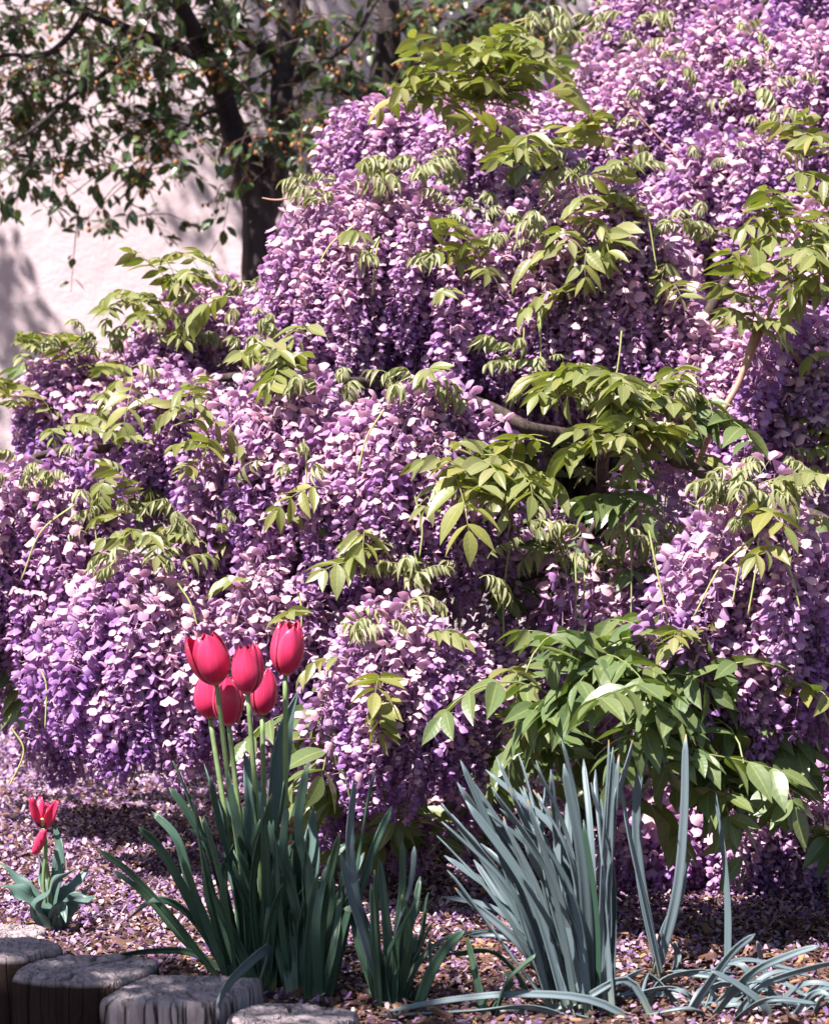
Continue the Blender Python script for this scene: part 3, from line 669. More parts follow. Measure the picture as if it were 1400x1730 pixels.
YC = [(640, 290, 110, 15, 12, None), (1010, 290, 100, 15, 8, None), (560, 330, 30, 20, 4, None), (700, 655, 40, 10, 5, None), (560, 640, 60, 15, 6, None), (400, 570, 60, 40, 8, None), (400, 480, 50, 25, 6, 5.25), (290, 560, 60, 25, 5, None), (790, 350, 60, 40, 8, None), (870, 390, 50, 20, 5, None),
      (1280, 850, 70, 30, 12, None), (1240, 820, 40, 15, 4, None), (1330, 780, 50, 20, 5, None), (640, 1050, 60, 15, 5, None), (250, 960, 70, 15, 6, None), (80, 800, 70, 25, 6, None), (200, 870, 60, 25, 7, None), (150, 590, 70, 25, 6, None), (940, 650, 60, 30, 8, None), (1090, 680, 50, 20, 6, 4.3), (1000, 900, 120, 40, 12, 4.45),
      (920, 60, 40, 25, 8, 5.7), (1060, 20, 50, 30, 8, 5.85), (1030, 60, 30, 15, 3, 5.8), (1150, 380, 50, 30, 5, None), (880, 610, 40, 20, 4, None), (700, 970, 40, 20, 4, None), (800, 960, 30, 20, 3, None), (1200, 180, 120, 80, 10, None), (1180, 90, 100, 60, 6, None), (500, 790, 50, 30, 3, None), (340, 870, 40, 30, 4, None), (1010, 940, 40, 30, 4, 4.5), (1300, 180, 60, 60, 5, None), (640, 430, 60, 30, 3, None)]
LEAVES = []
rd = random.Random(9)
def add_leaf(kind, mk, p, az, el, s):
    m = Matrix.Translation(p)@Euler((0, 0, az), 'XYZ').to_matrix().to_4x4()@Euler((el, rd.gauss(0, .25), 0), 'XYZ').to_matrix().to_4x4()@Matrix.Diagonal((s, s, s, 1))
    LEAVES.append((kind, rd.randrange(len(CV[kind])), mk, m))
for (cx, cy, hw, hh, n, mk, d) in LC:
    for i in range(int(n*(1.0 if cy > 1090 else .85 if d else .6)+rd.random())):
        low = cy > 1090; u, v = (rd.uniform(-1.1, 1.1), rd.uniform(-1.3, 1.3)) if low else (max(-1, min(1, rd.gauss(0, .5))), max(-1, min(1, rd.gauss(0, .5)))); x, y = cx+u*hw, cy+v*hh
        dd = d if d is not None else surf_depth(x, y)-.01
        az = math.pi+u*1.5+rd.gauss(0, .6)        # +Y of the leaf turned to face -Y, fanned sideways
        if rd.random() < .15: az += math.pi
        p = P(x, y, dd+(rd.uniform(-.05, .14) if low else rd.uniform(-.03, .05))); q = Matrix.Rotation(az, 3, 'Z')@Vector((0, .07, 0)); p -= Vector((q.x, q.y*.6, -.012))*.8
        add_leaf('leaf', mk, p, az, rd.gauss(.45 if cy < 330 else .0 if low else .08, .3), rd.uniform(.8, 1.12) if low else rd.uniform(.42, .72) if cx < 420 else rd.uniform(.55, .9))
for (cx, cy, hw, hh, n, d) in YC:
    for i in range(int(n*1.5)):
        u, v = rd.uniform(-1, 1), rd.uniform(-1, 1); x, y = cx+u*hw*1.1, cy+v*hh*1.2; dd = d if d is not None else surf_depth(x, y)
        add_leaf('young', 'leaf_young', P(x, y, dd-rd.uniform(0, .04)), math.pi+u*1.2+rd.gauss(0, .8), rd.gauss(.1, .3), rd.uniform(.4, .8))
for i in range(46):                                     # a few single leaves between the flowers
    x, y = rd.uniform(0, 1400), rd.uniform(250, 1200)
    if inside(x, y): add_leaf('leaf', 'leaf', P(x, y, surf_depth(x, y)), math.pi+rd.gauss(0, 1), rd.gauss(0, .3), rd.uniform(.5, .8))
# rank
vis = np.zeros(len(LEAVES)); zl = zb.copy(); il = np.full(zb.shape, -1)
for i, (kind, vi, mk, m) in enumerate(LEAVES):
    V = CM[kind, vi][0][0]; mm = np.array(m); q = V@mm[:3, :3].T+mm[:3, 3]; px, py, dd = project(q)
    X = (px/CELL).astype(int); Y = (py/CELL).astype(int); ok = (X >= 0) & (X < NXc) & (Y >= 0) & (Y < NYc)
    for a, b_, e in zip(X[ok], Y[ok], dd[ok]):
        if e-.02 < zl[b_, a]: zl[b_, a] = e-.02; il[b_, a] = i
vis = np.bincount(il[il >= 0].ravel(), minlength=len(LEAVES)); lorder = [i for i in np.argsort(-vis)]
mature = [i for i in lorder if LEAVES[i][0] == 'leaf']; young = [i for i in lorder if LEAVES[i][0] == 'young']
big = set(mature[:26]); single = set(mature[:290]); ysing = set(young[:200])
restl = {}
leaflet_m = {}
for i, (kind, vi, mk, m) in enumerate(LEAVES):
    if i in big:
        rach, lst = CV[kind][vi]
        key = ('r', vi, mk)
        if key not in leaflet_m: me = rach.mesh('rachis'); me.materials.append(M[mk]); leaflet_m[key] = me
        o = link('compound_leaf', leaflet_m[key], None, wis); o.matrix_basis = m
        for (ti, lm) in lst:
            key = ('l', ti, mk)
            if key not in leaflet_m:
                Vv, q, A = LT['leaf'][ti]; me = mesh_np('leaflet', Vv, [q], A); me.materials.append(M[mk]); leaflet_m[key] = me
            c = link('leaflet', leaflet_m[key], None, o, False); c.matrix_basis = lm
    elif i in single or i in ysing:
        o = link('compound_leaf' if kind == 'leaf' else 'unfolding_leaf', CM[kind, vi][1][mk], None, wis); o.matrix_basis = m
    else:
        V, f, A = CM[kind, vi][0]; mm = np.array(m); A = A.copy(); A[:, 2] += rd.uniform(0, .4)
        restl.setdefault(mk, MB()).add(V@mm[:3, :3].T+mm[:3, 3], f[0], f[1], A)
# dark green foliage inside the shrub
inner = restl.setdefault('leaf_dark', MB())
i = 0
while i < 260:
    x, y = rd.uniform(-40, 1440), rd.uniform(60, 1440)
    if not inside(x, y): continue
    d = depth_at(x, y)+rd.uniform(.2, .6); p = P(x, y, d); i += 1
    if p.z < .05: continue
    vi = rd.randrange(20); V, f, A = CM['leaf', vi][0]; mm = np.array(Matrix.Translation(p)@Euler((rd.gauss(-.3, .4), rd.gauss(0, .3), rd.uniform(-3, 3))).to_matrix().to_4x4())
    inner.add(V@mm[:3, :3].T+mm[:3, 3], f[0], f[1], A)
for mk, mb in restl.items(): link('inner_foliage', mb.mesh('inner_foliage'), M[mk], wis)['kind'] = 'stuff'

# ------------------------------------------------------------------ strap leaves
def strap(name, pts, wid, mat, parent, seg=16, face=None, channel=.22, wavy=0.0, twist=0.0, broad=.0, seed=0, blunt=True):
    path = smooth_path(pts, seg); V = []; A = []; n = 5; prev = None
    for i, p in enumerate(path):
        t = i/(seg-1); T = (path[min(i+1, seg-1)]-path[max(i-1, 0)]).normalized()
        f = Vector(face) if face is not None else Vector((0, -1, .3)); sx = T.cross(f)
        if sx.length < .15: sx = prev if prev is not None else Vector((1, 0, 0))
        sx.normalize()
        if prev is not None and sx.dot(prev) < 0: sx = -sx
        if prev is not None: sx = (prev*.6+sx*.4).normalized()
        prev = sx; a = twist*t; nn = T.cross(sx).normalized(); s2 = sx*math.cos(a)+nn*math.sin(a); n2 = T.cross(s2).normalized()
        if broad > 0: w_ = wid*(.55+.45*math.sin(math.pi*min(1, (t*1.05)**.8)))*(1-max(0, (t-.5)/.5)**2.2)+.0004
        else: w_ = wid*(.72+.28*min(1, t*4))*(1-.35*t)*math.sqrt(max(0.004, 1-max(0, (t-.86)/.14)**2.2))
        for c in range(n):
            u = c/(n-1)*2-1
            wv = wavy*wid*math.sin(t*15+seed+(0 if u > 0 else 1.7))*abs(u)**2*math.sin(math.pi*min(1, t*1.1))
            V.append(tuple(p+s2*u*w_*.5+n2*(-channel*w_*(u*u)+wv))); A.append((u, t, 0))
    me = mesh_np(name, V, [grid_q(seg, n)], A); o = link(name, me, mat, parent)
    md = o.modifiers.new('thickness', 'SOLIDIFY'); md.thickness = .0013 if broad == 0 else .0009; md.offset = 0
    return o
rd = random.Random(21)
def pxleaf(parent, base, tip, mat, wid=.0125, mids=None, dd=0.0, bd=0.0, sag=0.0, face=None, nm='leaf', **kw):
    """strap leaf whose foot stands on the soil at photo pixel base and whose tip shows at photo pixel tip; dd leans it away in depth"""
    b = G(*base); b.z = zg(b.x, b.y)-.01; d0 = b.y
    pts = [b]; mids = mids or []
    k = len(mids)+1
    for j, (x, y) in enumerate(mids): pts.append(P(x, y, d0+dd*(j+1)/k))
    e = P(tip[0], tip[1], d0+dd)
    if not mids:
        m = b.lerp(e, .5)+Vector(((b.x-e.x)*rd.uniform(-.05, .2)+rd.gauss(0, .010), rd.gauss(0, .02), (e.z-b.z)*rd.uniform(0, .16)+sag)); pts.append(m)
    pts.append(e)
    for q in pts[1:]: q.z = max(q.z, zg(q.x, q.y)+.008)
    return strap(nm, pts, wid, mat, parent, face=face or (rd.gauss(0, 1.1), -1, rd.gauss(.3, .4)), twist=rd.gauss(0, .9), seed=rd.uniform(0, 6), **kw)
def clump(label, base, mat):
    b = G(*base); b.z = zg(b.x, b.y); return thing('daffodil_clump', label, 'plant', b, 'leafy clumps in the border')
DG, DB = M['daffodil'], M['daffodil_blue']
# clump under the red tulips
c1 = clump('dark green strap-leaved clump around the stems of the red tulips', (430, 1675), DG)
for base, tip, mids in (((390, 1668), (165, 1434), [(300, 1560), (225, 1478)]), ((380, 1650), (190, 1470), [(300, 1580), (240, 1510)]), ((400, 1665), (234, 1397), [(330, 1540), (275, 1440)]),
        ((405, 1660), (258, 1372), [(330, 1520), (300, 1420)]), ((410, 1665), (292, 1285), [(370, 1500), (325, 1370)]), ((415, 1668), (286, 1330), [(370, 1480), (320, 1380)]), ((420, 1670), (355, 1315), [(400, 1500), (370, 1390)]),
        ((425, 1672), (345, 1378), [(360, 1540), (345, 1450)]), ((430, 1675), (410, 1360), [(420, 1520), (412, 1440)]), ((432, 1675), (395, 1425), [(385, 1560), (378, 1470)]), ((440, 1675), (320, 1400), [(420, 1540), (370, 1440)]),
        ((445, 1680), (345, 1480), [(400, 1590), (365, 1520)]), ((440, 1680), (470, 1440), [(455, 1560), (465, 1490)]), ((450, 1680), (445, 1370), [(450, 1540), (448, 1450)]), ((420, 1680), (385, 1300), [(415, 1500), (400, 1380)]),
        ((435, 1680), (500, 1500), [(455, 1600), (480, 1540)]), ((440, 1660), (425, 1330), [(445, 1500), (435, 1400)]), ((400, 1660), (212, 1557), [(330, 1555), (270, 1520)]), ((430, 1660), (480, 1320), [(450, 1500), (470, 1390)]), ((420, 1665), (520, 1290), [(455, 1520), (495, 1390)])):
    pxleaf(c1, base, tip, DG, rd.uniform(.011, .015), mids, rd.uniform(-.06, .05))
for i in range(30):
    a = rd.uniform(-1, 1); pxleaf(c1, (430+a*35, 1670+rd.uniform(-14, 12)), (415+a*95+rd.gauss(0, 15), rd.uniform(1340, 1520)), DG, rd.uniform(.010, .015), None, rd.uniform(-.08, .1))
pxleaf(c1, (400, 1650), (190, 1615), DG, .010, [(330, 1612), (260, 1606)], -.02)
pxleaf(c1, (425, 1685), (370, 1722), DB, .016, [(452, 1606), (420, 1625), (378, 1668), (365, 1705)], -.40)
c2 = clump('dark green strap-leaved clump with kinked leaves next to the red tulips', (520, 1690), DG)
for base, tip, mids in (((520, 1690), (445, 1375), [(500, 1530), (462, 1425)]), ((525, 1690), (520, 1290), [(525, 1500), (505, 1400)]), ((530, 1690), (585, 1425), [(560, 1540), (560, 1460)]), ((515, 1690), (485, 1360), [(500, 1540), (480, 1440)]),
        ((540, 1690), (560, 1450), [(560, 1580), (565, 1510)]), ((510, 1690), (520, 1400), [(515, 1560), (512, 1480)]), ((520, 1692), (600, 1500), [(550, 1600), (580, 1540)])):
    pxleaf(c2, base, tip, DG, rd.uniform(.012, .016), mids, rd.uniform(-.05, .06))
for i in range(22):
    a = rd.uniform(-1, 1); pxleaf(c2, (520+a*32, 1690+rd.uniform(-12, 8)), (525+a*80+rd.gauss(0, 12), rd.uniform(1380, 1540)), DG, rd.uniform(.011, .015), None, rd.uniform(-.08, .08))
c3 = clump('mid green clump of upright strap leaves before the fallen petals, between two larger clumps', (655, 1705), DG)
for base, tip, mids in (((650, 1700), (598, 1312), [(610, 1560), (590, 1430)]), ((645, 1700), (633, 1302), [(600, 1560), (612, 1420)]), ((650, 1700), (662, 1362), [(600, 1570), (625, 1450)]), ((655, 1705), (575, 1440), [(620, 1600), (590, 1510)]),
        ((640, 1705), (580, 1535), [(620, 1600), (605, 1545)]), ((660, 1705), (700, 1430), [(665, 1590), (690, 1500)]), ((668, 1705), (680, 1420), [(672, 1580), (680, 1500)]), ((660, 1705), (640, 1450), [(655, 1590), (648, 1520)]),
        ((670, 1705), (780, 1575), [(700, 1640), (740, 1595)]), ((670, 1705), (730, 1560), [(690, 1640), (712, 1600)]), ((665, 1705), (710, 1480), [(675, 1620), (697, 1550)]), ((650, 1700), (615, 1440), [(630, 1590), (600, 1500)])):
    pxleaf(c3, base, tip, DG if rd.random() < .6 else DB, rd.uniform(.010, .015), mids, rd.uniform(-.05, .06))
for i in range(16):
    a = rd.uniform(-1, 1); pxleaf(c3, (655+a*28, 1705+rd.uniform(-10, 6)), (660+a*70, rd.uniform(1450, 1600)), DG, rd.uniform(.010, .014), None, rd.uniform(-.08, .08))
# big glaucous clump
c4 = clump('largest blue-grey clump, tall narrow leaves leaning over the mulch', (1000, 1700), DB)
tips = [(778, 1285), (772, 1322), (745, 1357), (738, 1412), (762, 1375), (838, 1278), (820, 1300), (800, 1340), (830, 1330), (755, 1470), (790, 1310), (875, 1272), (860, 1330), (905, 1285), (930, 1300), (948, 1250), (952, 1290), (985, 1282), (1005, 1300), (1028, 1250), (1035, 1262), (1068, 1250), (1045, 1275), (985, 1385), (890, 1350), (920, 1330), (850, 1380), (820, 1370), (870, 1400), (785, 1400), (960, 1340), (1015, 1350), (1040, 1330), (900, 1400), (940, 1370), (750, 1445), (768, 1500), (800, 1452), (746, 1388), (812, 1425), (786, 1352), (830, 1390)]
for j, tp in enumerate(tips):
    bx = 985+(tp[0]-900)*.28+rd.gauss(0, 12); pxleaf(c4, (bx, 1705+rd.uniform(-25, 18)), tp, DB if j != 23 else DG, rd.uniform(.009, .0155), None, rd.uniform(-.07, .09))
for i in range(16):
    a = rd.uniform(-1, 1); pxleaf(c4, (1000+a*45, 1705+rd.uniform(-22, 20)), (905+a*115+rd.gauss(0, 20), rd.uniform(1310, 1480)), DB, rd.uniform(.007, .0145), None, rd.uniform(-.1, .12))
for base, tip, mids in (((1115, 1640), (1098, 1250), [(1080, 1480), (1075, 1340)]), ((1100, 1650), (1158, 1240), [(1140, 1520), (1155, 1380)]), ((1105, 1650), (1155, 1450), [(1120, 1580), (1148, 1510)]), ((1120, 1655), (1040, 1290), [(1085, 1520), (1058, 1400)]), ((1130, 1655), (1140, 1590), None),
        ((1000, 1700), (745, 1515), [(930, 1620), (840, 1540)]), ((1000, 1700), (790, 1580), [(920, 1620), (850, 1580)])):
    pxleaf(c4, base, tip, DB, rd.uniform(.012, .0145), mids, rd.uniform(-.04, .06))
c5 = clump('low sprawling blue-grey clump, thin leaves arching flat over the orange mulch', (1230, 1715), DB)
pxleaf(c5, (1228, 1640), (1208, 1338), DB, .011, [(1230, 1540), (1222, 1430)], .02)
for base, tip, mids in (((1150, 1720), (1275, 1578), [(1190, 1670), (1235, 1610)]), ((1190, 1720), (1385, 1598), [(1260, 1650), (1330, 1615)]), ((1230, 1722), (1420, 1622), [(1280, 1670), (1350, 1640)]), ((1090, 1700), (1245, 1645), [(1110, 1660), (1170, 1640)]), ((1300, 1722), (1200, 1640), [(1290, 1700), (1245, 1665)]), ((1300, 1650), (1278, 1590), None),
        ((1090, 1722), (650, 1712), [(1000, 1690), (880, 1680), (760, 1690)]), ((1110, 1722), (830, 1722), [(1060, 1655), (980, 1690), (900, 1715)]), ((1060, 1722), (1090, 1636), [(960, 1715), (1020, 1670)]), ((1000, 1722), (640, 1724), [(900, 1700), (800, 1706)])):
    pxleaf(c5, base, tip, DB, rd.uniform(.009, .012), mids, rd.uniform(-.04, .03))
for i in range(30):
    bx = rd.uniform(1130, 1400); pxleaf(c5, (bx, rd.uniform(1690, 1728)), (bx+rd.choice((-1, 1, 1))*rd.uniform(60, 190), rd.uniform(1640, 1722)), DB, rd.uniform(.007, .011), None, rd.uniform(-.08, .06), sag=rd.uniform(.01, .04))
c6 = clump('small broken clump with a withered split leaf on the mulch', (820, 1715), DG)
for base, tip, mids in (((825, 1722), (790, 1582), [(812, 1680), (800, 1625)]), ((700, 1715), (785, 1572), [(725, 1650), (755, 1600)]), ((830, 1722), (905, 1612), [(850, 1665), (880, 1630)]), ((815, 1722), (850, 1640), [(840, 1690), (860, 1660)]), ((900, 1690), (760, 1612), [(880, 1650), (830, 1605)]), ((930, 1690), (780, 1576), [(910, 1630), (850, 1580)])):
    pxleaf(c6, base, tip, DG if tip[0] != 780 else DB, rd.uniform(.011, .015), mids, rd.uniform(-.03, .04))

# ------------------------------------------------------------------ tulips
def petal_mesh(seed, rad, hgt, outer, open_=0.0, splay=0.0):
    rd = random.Random(seed); nr, nc = 13, 9; V = []; A = []
    W0 = 1.02 if outer else .92; k = rd.uniform(-.03, .05)
    for i in range(nr):
        v = i/(nr-1)
        r = rad*(math.sin(min(1, v/.5)*math.pi/2)**.62 if v < .5 else 1-.46*((v-.5)/.5)**1.9*(1-open_))
        r = max(r, .0035)+(.0016 if outer else -.0010)+splay*rad*max(0, v-.25)**1.6
        z = hgt*(v**1.12)*(1+k)
        wsh = (.82+.18*math.sin(math.pi*v))*math.sqrt(max(0.0, 1-max(0, (v-.62)/.38)**3.2))
        for j in range(nc):
            u = j/(nc-1)*2-1; an = u*W0*wsh
            rr = r*(1-.05*u*u*(1 if outer else .5))+.0009*math.sin(u*7+seed)*v+(.0012*(1-abs(u))*v if outer else 0)
            tipz = z-(.03*hgt*u*u*v*v)+.0018*math.sin(u*5+seed*1.3)*v*v
            V.append((rr*math.cos(an), rr*math.sin(an), tipz)); A.append((u, v, 0))
    return mesh_np('petal', V, [grid_q(nr, nc)], A)
def tulip(label, centre, w_px, h_px, stem_px, base_px, d, tilt=(0, 0), rot=0, seed=0, splay=None, leaves=()):
    b = G(*base_px); b.z = zg(b.x, b.y); root = thing('tulip', label, 'tulip', b, 'red tulips')
    rad = w_px/F*d*.5*.97; hgt = h_px/F*d; foot = P(stem_px[0], stem_px[1], d)
    mid = b.lerp(foot, .55)+Vector((rd.gauss(0, .004), 0, 0))
    path = smooth_path([b+Vector((0, 0, -.01)), mid, foot], 14); mb = MB(); mb.add(*tube(path, [lerp(.0040, .0031, k/13) for k in range(14)], 10)); link('stem', mb.mesh('stem'), M['stem'], root)
    for k in range(6):
        outer = k % 2 == 0
        me = petal_mesh(seed*7+k, rad, hgt*(1 if outer else .985), outer, 0, (splay or {}).get(k, 0))
        o = link('petal', me, M['tulip'], root)
        o.matrix_basis = Matrix.Translation(foot)@Euler((tilt[1], tilt[0], 0)).to_matrix().to_4x4()@Euler((0, 0, rot+k*math.pi/3)).to_matrix().to_4x4()
        md = o.modifiers.new('thickness', 'SOLIDIFY'); md.thickness = .0004; md.offset = 0
        md = o.modifiers.new('smooth', 'SUBSURF'); md.levels = 1; md.render_levels = 1
    for (tip, mids, wd, dd) in leaves:
        pxleaf(root, (base_px[0]+rd.uniform(-6, 6), base_px[1]), tip, M['tulip_leaf'], wd, mids, dd, broad=1, wavy=.10, channel=.35)
    return root
tulip('crimson tulip with one outer petal splayed open at the lip', (347, 1113), 66, 90, (366, 1157), (440, 1655), 3.66, (-.22, .05), -1.35, 1, {4: .75}, [((345, 1290), [(400, 1540), (372, 1400)], .032, .04)])
tulip('crimson tulip with a narrow pointed cup, standing before two lower ones', (418, 1130), 53, 84, (419, 1172), (450, 1660), 3.64, (-.02, .0), -1.75, 2, None, [((455, 1345), [(452, 1560), (445, 1440)], .034, -.03), ((412, 1270), [(425, 1540), (428, 1380), (420, 1310)], .026, .06)])
tulip('tallest crimson tulip, glossy and standing a little apart from the others', (491, 1096), 56, 90, (482, 1141), (470, 1655), 3.68, (.10, .05), -1.2, 3, None, [((505, 1165), [(460, 1500), (462, 1330), (480, 1230)], .030, .03), ((530, 1360), [(490, 1560), (522, 1450)], .034, .04)])
tulip('crimson tulip tucked under the one with the splayed petal', (349, 1183), 50, 74, (355, 1214), (415, 1650), 3.76, (-.06, 0), -1.9, 4)
tulip('deep red tulip cup wedged low between two taller tulips', (388, 1183), 52, 86, (387, 1226), (440, 1645), 3.72, (-.05, 0), -1.5, 5, None, [((372, 1330), [(430, 1560), (400, 1420)], .024, .03)])
tulip('crimson tulip mostly hidden behind the narrow pointed cup', (441, 1175), 50, 78, (443, 1208), (455, 1640), 3.78, (.03, 0), -1.1, 6)
dr = thing('dried_flower_head', 'withered brown daffodil flower heads among the tulip leaves', 'dead flower', G(490, 1660))
mb = MB(); mb.add(*tube(smooth_path([G(490, 1660), P(500, 1520, 3.66), P(492, 1400, 3.64)], 8), .002, 6)); mb.add(*tube(smooth_path([G(500, 1660), P(520, 1540, 3.66), P(514, 1440, 3.63)], 8), .002, 6)); link('stem', mb.mesh('stem'), M['stem'], dr)
for (x, y, d) in ((484, 1393, 3.63), (494, 1388, 3.62), (491, 1404, 3.62), (480, 1400, 3.62), (487, 1424, 3.61), (508, 1440, 3.61), (513, 1450, 3.61), (516, 1462, 3.6), (523, 1470, 3.6), (526, 1482, 3.6), (498, 1397, 3.62)):
    mb = MB(); p = P(x, y, d); a = Vector((rd.gauss(0, 1), rd.gauss(0, 1), rd.gauss(0, 1))).normalized()*.007
    mb.add(*tube([p-a, p-a*.4, p+a*.4, p+a], [.0012, .0035*rd.uniform(.7, 1.2), .0028, .001], 7)); link('dried_bud', mb.mesh('dried_bud'), M['bud_dry'], dr)
# small fading tulip
sb = G(88, 1575); sb.z = zg(sb.x, sb.y)
st = thing('tulip', 'small fading tulip with wavy grey-green leaves, one open and one drooping bloom', 'tulip', sb)
TL = M['tulip_leaf']; ds = sb.y
for tip, mids, wd, dd in (((0, 1497), [(78, 1545), (45, 1520), (20, 1502)], .040, -.03), ((-5, 1455), [(75, 1535), (45, 1500), (15, 1470)], .022, .02), ((127, 1468), [(70, 1540), (80, 1510), (105, 1485)], .036, -.07), ((153, 1463), [(100, 1540), (115, 1510), (135, 1485)], .030, .04),
        ((163, 1513), [(105, 1550), (125, 1525), (145, 1522)], .034, -.04), ((160, 1490), [(115, 1545), (140, 1515)], .018, .05), ((92, 1385), [(92, 1510), (104, 1450), (98, 1415)], .024, .02), ((66, 1445), [(80, 1530), (72, 1480)], .024, .05), ((112, 1560), [(98, 1545), (108, 1535)], .030, -.05)):
    pxleaf(st, (86+(tip[0]-80)*.12, 1576), tip, TL, wd*.68, mids, dd, broad=1, wavy=.30, channel=.22, seg=30, face=(rd.gauss(0, .3), -1, .5))
f1 = P(72, 1398, ds+.01); f2 = P(73, 1400, ds-.01)
mb = MB(); mb.add(*tube(smooth_path([sb, P(84, 1500, ds), P(76, 1440, ds), f1], 12), .0032, 8)); link('stem', mb.mesh('stem'), M['stem'], st)
mb = MB(); mb.add(*tube(smooth_path([sb, P(74, 1500, ds-.01), P(78, 1430, ds-.015), f2], 12), .0026, 8)); link('stem', mb.mesh('stem'), M['stem'], st)
def thin_petal(foot, tip, wd, seed, curl=.2, face=(0, -1, .2)):
    m = foot.lerp(tip, .5)+Vector((0, -.004, .0)); pts = [foot, m, tip]
    path = smooth_path(pts, 9); V = []; A = []; rr = random.Random(seed)
    T = (tip-foot).normalized(); sx = T.cross(Vector(face)).normalized(); nn = T.cross(sx)
    for i, p in enumerate(path):
        t = i/8; w_ = wd*(.25+.75*math.sin(math.pi*min(1, t*.86+.06)))*(1-.0*t)
        for c in range(5):
            u = c/2-1; V.append(tuple(p+sx*u*w_*.5+nn*(curl*w_*u*u+.0015*math.sin(t*9+u*2+seed)))); A.append((u, .12+.88*t, 0))
    o = link('petal', mesh_np('petal', V, [grid_q(9, 5)], A), M['tulip'], st); md = o.modifiers.new('thickness', 'SOLIDIFY'); md.thickness = .0006; md.offset = 0
for x, y, wd, dd, cu in ((53, 1348, .012, -.01, .3), (69, 1346, .012, .02, .2), (97, 1352, .013, -.012, -.3), (80, 1356, .010, .03, .2), (92, 1372, .012, .01, .3)):
    thin_petal(f1+Vector((.004*(1 if x > 72 else -1), 0, 0)), P(x, y, ds+dd), wd, x, cu)
mb = MB(); mb.add(*tube([f1, f1+Vector((0, 0, .006)), f1+Vector((0, 0, .011)), f1+Vector((0, 0, .013))], [.0028, .0026, .0034, .001], 8)); link('pistil', mb.mesh('pistil'), M['pistil'], st)
for a in (-.011, -.007, .006):
    mb = MB(); mb.add(*tube([f1+Vector((0, -.003, 0)), f1+Vector((a, -.006, .009))], [.0006, .0012], 5)); link('stamen', mb.mesh('stamen'), M['stamen'], st)
for (x0, x1, wd, k) in ((74, 57, .012, 1), (73, 62, .012, 2), (76, 66, .010, 3)):
    thin_petal(P(x0, 1402, ds-.02-.004*k), P(x1, 1446-3*k, ds-.02), wd, k, .4)

# ------------------------------------------------------------------ timber edging posts
def stump(label, cx, cy, w_px, topz, mat, seed, sq=.0, tilt=0):
    q = P(cx, cy, 1)-Vector((0, 0, CAM_H)); t = (topz-CAM_H)/q.z; c = Vector((q.x*t, q.y*t, topz)); r = w_px/F*c.y*.5
    rd = random.Random(seed); NS = 168; base = -.30; V = []; A = []
    cracks = [(rd.uniform(0, 6.283), rd.uniform(.012, .05), rd.uniform(.3, 1.0)) for _ in range(11)]
    sidegr = [(rd.uniform(0, 6.283), rd.uniform(.012, .05), rd.uniform(.015, .06)) for _ in range(34)]
    def prof(a):
        s = 1+.035*noise.noise(Vector((math.cos(a)*1.6+seed, math.sin(a)*1.6, 0)))*2
        if sq: s *= 1+sq*(1/max(abs(math.cos(a+.3)), abs(math.sin(a+.3)))-1.18)
        return s
    def groove(a, z):
        g_ = 0
        for (ca, cw, dp) in sidegr:
            dlt = abs((a-ca-z*.25+math.pi) % (2*math.pi)-math.pi)
            if dlt < cw: g_ += dp*(1-dlt/cw)
        return g_
    zs = [base]+list(np.linspace(-.14, -.016, 9))+[-.009, -.004, -.001]
    ringr = [1, .985, .96]
    for z in zs:
        k = 1 if z < -.012 else (1-.05*((z+.012)/.012)**2)
        for j in range(NS):
            a = 2*math.pi*j/NS; rr = r*(prof(a)-groove(a, z))*k*(1+.012*noise.noise(Vector((math.cos(a)*9, math.sin(a)*9, z*5+seed))))
            V.append((rr*math.cos(a), rr*math.sin(a), z if z > base else base-c.z)); A.append((1, 0 if z < -.006 else .8, 0))
    rr_ = [.93, .85, .75, .63, .5, .36, .22, .1, .0]
    for f in rr_:
        for j in range(NS):
            a = 2*math.pi*j/NS; cr = 0
            for (ca, cw, ln) in cracks:
                dlt = abs((a-ca+math.pi) % (2*math.pi)-math.pi)*max(f, .25)
                if dlt < cw and f > 1-ln: cr = max(cr, 1-dlt/cw)
            rr = r*(prof(a)-groove(a, 0)*f)*f*.95
            z = .004*noise.noise(Vector((f*math.cos(a)*3, f*math.sin(a)*3, seed)))+.0035*noise.noise(Vector((f*math.cos(a)*11, f*math.sin(a)*11, seed+3)))-.016*cr
            V.append((rr*math.cos(a), rr*math.sin(a), z)); A.append((f, 1, cr))
    nrow = len(zs)+len(rr_); Q = [(i*NS+j, i*NS+(j+1) % NS, (i+1)*NS+(j+1) % NS, (i+1)*NS+j) for i in range(nrow-1) for j in range(NS)]
    o = link('timber_post', mesh_np('timber_post', V, [np.array(Q)], A), mat); o.location = c; o.rotation_euler = (R(tilt), R(rd.uniform(-2, 2)), 0)
    tag(o, label, 'wooden post', 'edging posts'); return o
stump('pale sunlit edging post behind the others, beside the fading tulip', 15, 1572, 130, .015, M['stump'], 1)
stump('edging post with deeply furrowed dark front beside the damp-stained post', 5, 1600, 200, .055, M['stump_dark'], 2)
stump('damp-stained edging post, nearly black front and pale top', 145, 1634, 255, .05, M['stump_dark'], 3, .35)
stump('squared weathered grey edging post under the hooked daffodil leaf', 308, 1668, 252, .045, M['stump'], 4, .7)
stump('split-topped grey edging post next to the squared post', 497, 1716, 224, .03, M['stump'], 5, .3)

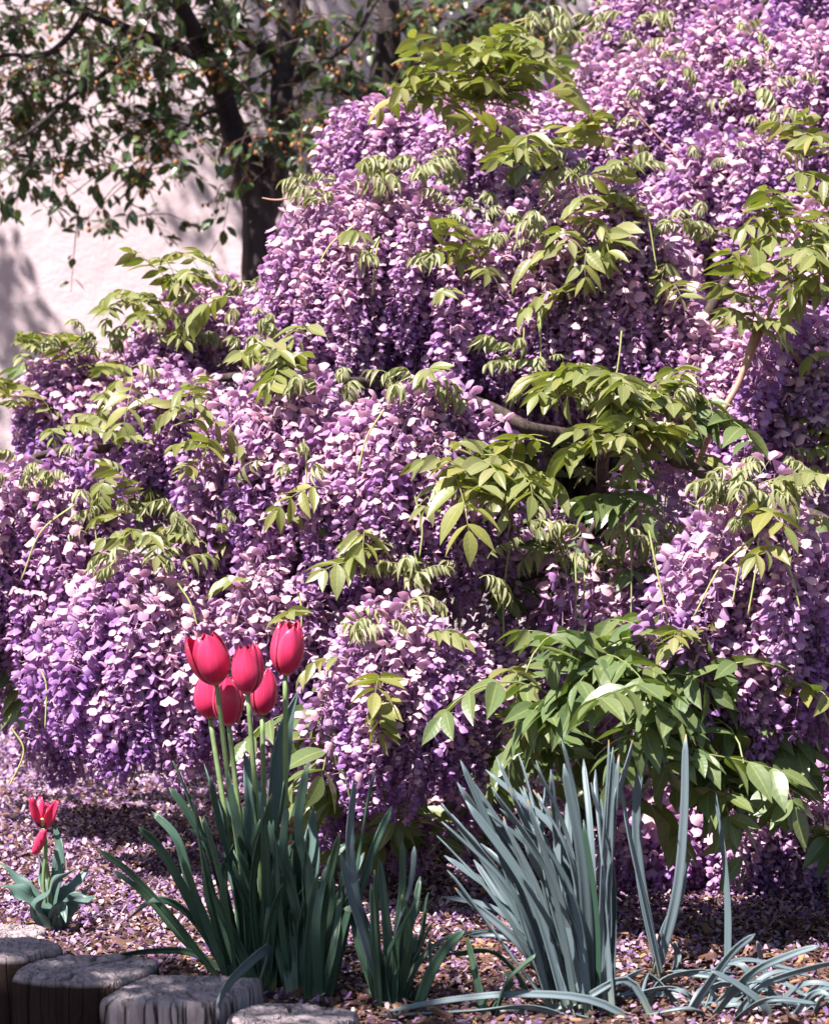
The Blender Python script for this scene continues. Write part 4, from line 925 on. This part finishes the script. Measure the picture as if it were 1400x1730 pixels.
# ------------------------------------------------------------------ fallen petals and mulch
def scatter_petals(n):
    x = rng.uniform(-1.35, 1.35, n*3); y = rng.uniform(3.1, 6.9, n*3)
    edge = 3.34-1.1*(x+.136)
    dens = np.clip((y-3.55)/.6, .26, 1)
    ok = (y > edge+.02) & (np.abs(x) < .16*y+.25) & (rng.random(n*3) < dens)
    x, y = x[ok][:n], y[ok][:n]; n = len(x)
    z = np.array([zg(a, b_) for a, b_ in zip(x, y)])+rng.uniform(.001, .012, n)
    yaw = rng.uniform(0, 6.283, n); L = rng.uniform(.0022, .0050, n); W = L*rng.uniform(.5, .9, n)
    tz = rng.normal(0, .55, n); tz2 = rng.normal(0, .45, n); cv = rng.uniform(-.5, .6, n)
    T = np.array([(-1, -1, .0), (0, -1, 1), (1, -1, 0), (-1, 1, 0), (0, 1, 1), (1, 1, 0)], float)
    T[[0, 2, 3, 5], 1] *= .6
    lx = T[None, :, 0]*L[:, None]; ly = T[None, :, 1]*W[:, None]; lz = T[None, :, 2]*(cv*L)[:, None]
    lz = lz+lx*np.tan(np.clip(tz, -1, 1))[:, None]*.8+ly*np.tan(np.clip(tz2, -1, 1))[:, None]*.8
    X = lx*np.cos(yaw)[:, None]-ly*np.sin(yaw)[:, None]+x[:, None]; Y = lx*np.sin(yaw)[:, None]+ly*np.cos(yaw)[:, None]+y[:, None]; Z = lz+z[:, None]
    V = np.stack([X, Y, Z], 2).reshape(-1, 3)
    b_ = np.arange(n)[:, None]*6; Q = np.concatenate([b_+np.array([0, 1, 4, 3]), b_+np.array([1, 2, 5, 4])])
    age = np.clip(rng.beta(1.6, 1.9, n)*.95, 0, 1); age[rng.random(n) < .10] = 1; A = np.zeros((n*6, 3)); A[:, 0] = np.repeat(age, 6)
    return mesh_np('fallen_petals', V, [Q], A)
o = link('fallen_petals', scatter_petals(165000), M['litter']); o['kind'] = 'stuff'
tag(o, 'carpet of fallen mauve wisteria petals on the soil', 'petals')
def chips(n):
    mb = MB(); k = 0; rr = random.Random(77)
    while k < n:
        x = rr.uniform(-.9, .9); y = rr.uniform(2.9, 5.4)
        if y < EDGE(x)+.03 or (y > 4.1 and rr.random() < .6) or abs(x) > .16*y+.12: continue
        k += 1; L = rr.uniform(.0025, .0095)*(1.7 if rr.random() < .08 else 1); W = L*rr.uniform(.25, .7); H = W*rr.uniform(.12, .4)
        m = np.array(Euler((rr.gauss(0, .35), rr.gauss(0, .35), rr.uniform(0, 6.28))).to_matrix())
        b_ = np.array([(-L, -W*.6, -H), (L*.9, -W, -H), (L, W*.7, -H), (-L*.8, W, -H), (-L*.9, -W*.5, H), (L*.7, -W*.8, H*.7), (L*.8, W*.6, H), (-L*.9, W*.7, H*.6)])
        mb.add(b_@m.T+np.array([x, y, zg(x, y)+rr.uniform(.001, .009)]), [(3, 2, 1, 0), (4, 5, 6, 7), (0, 1, 5, 4), (1, 2, 6, 5), (2, 3, 7, 6), (3, 0, 4, 7)], None, (min(1, max(0, rr.betavariate(1.1, 1.9))), 0, 0))
    return mb.mesh('bark_mulch', False)
o = link('bark_mulch', chips(20000), M['chip']); o['kind'] = 'stuff'
tag(o, 'brown and orange bark mulch around the clumps', 'mulch')
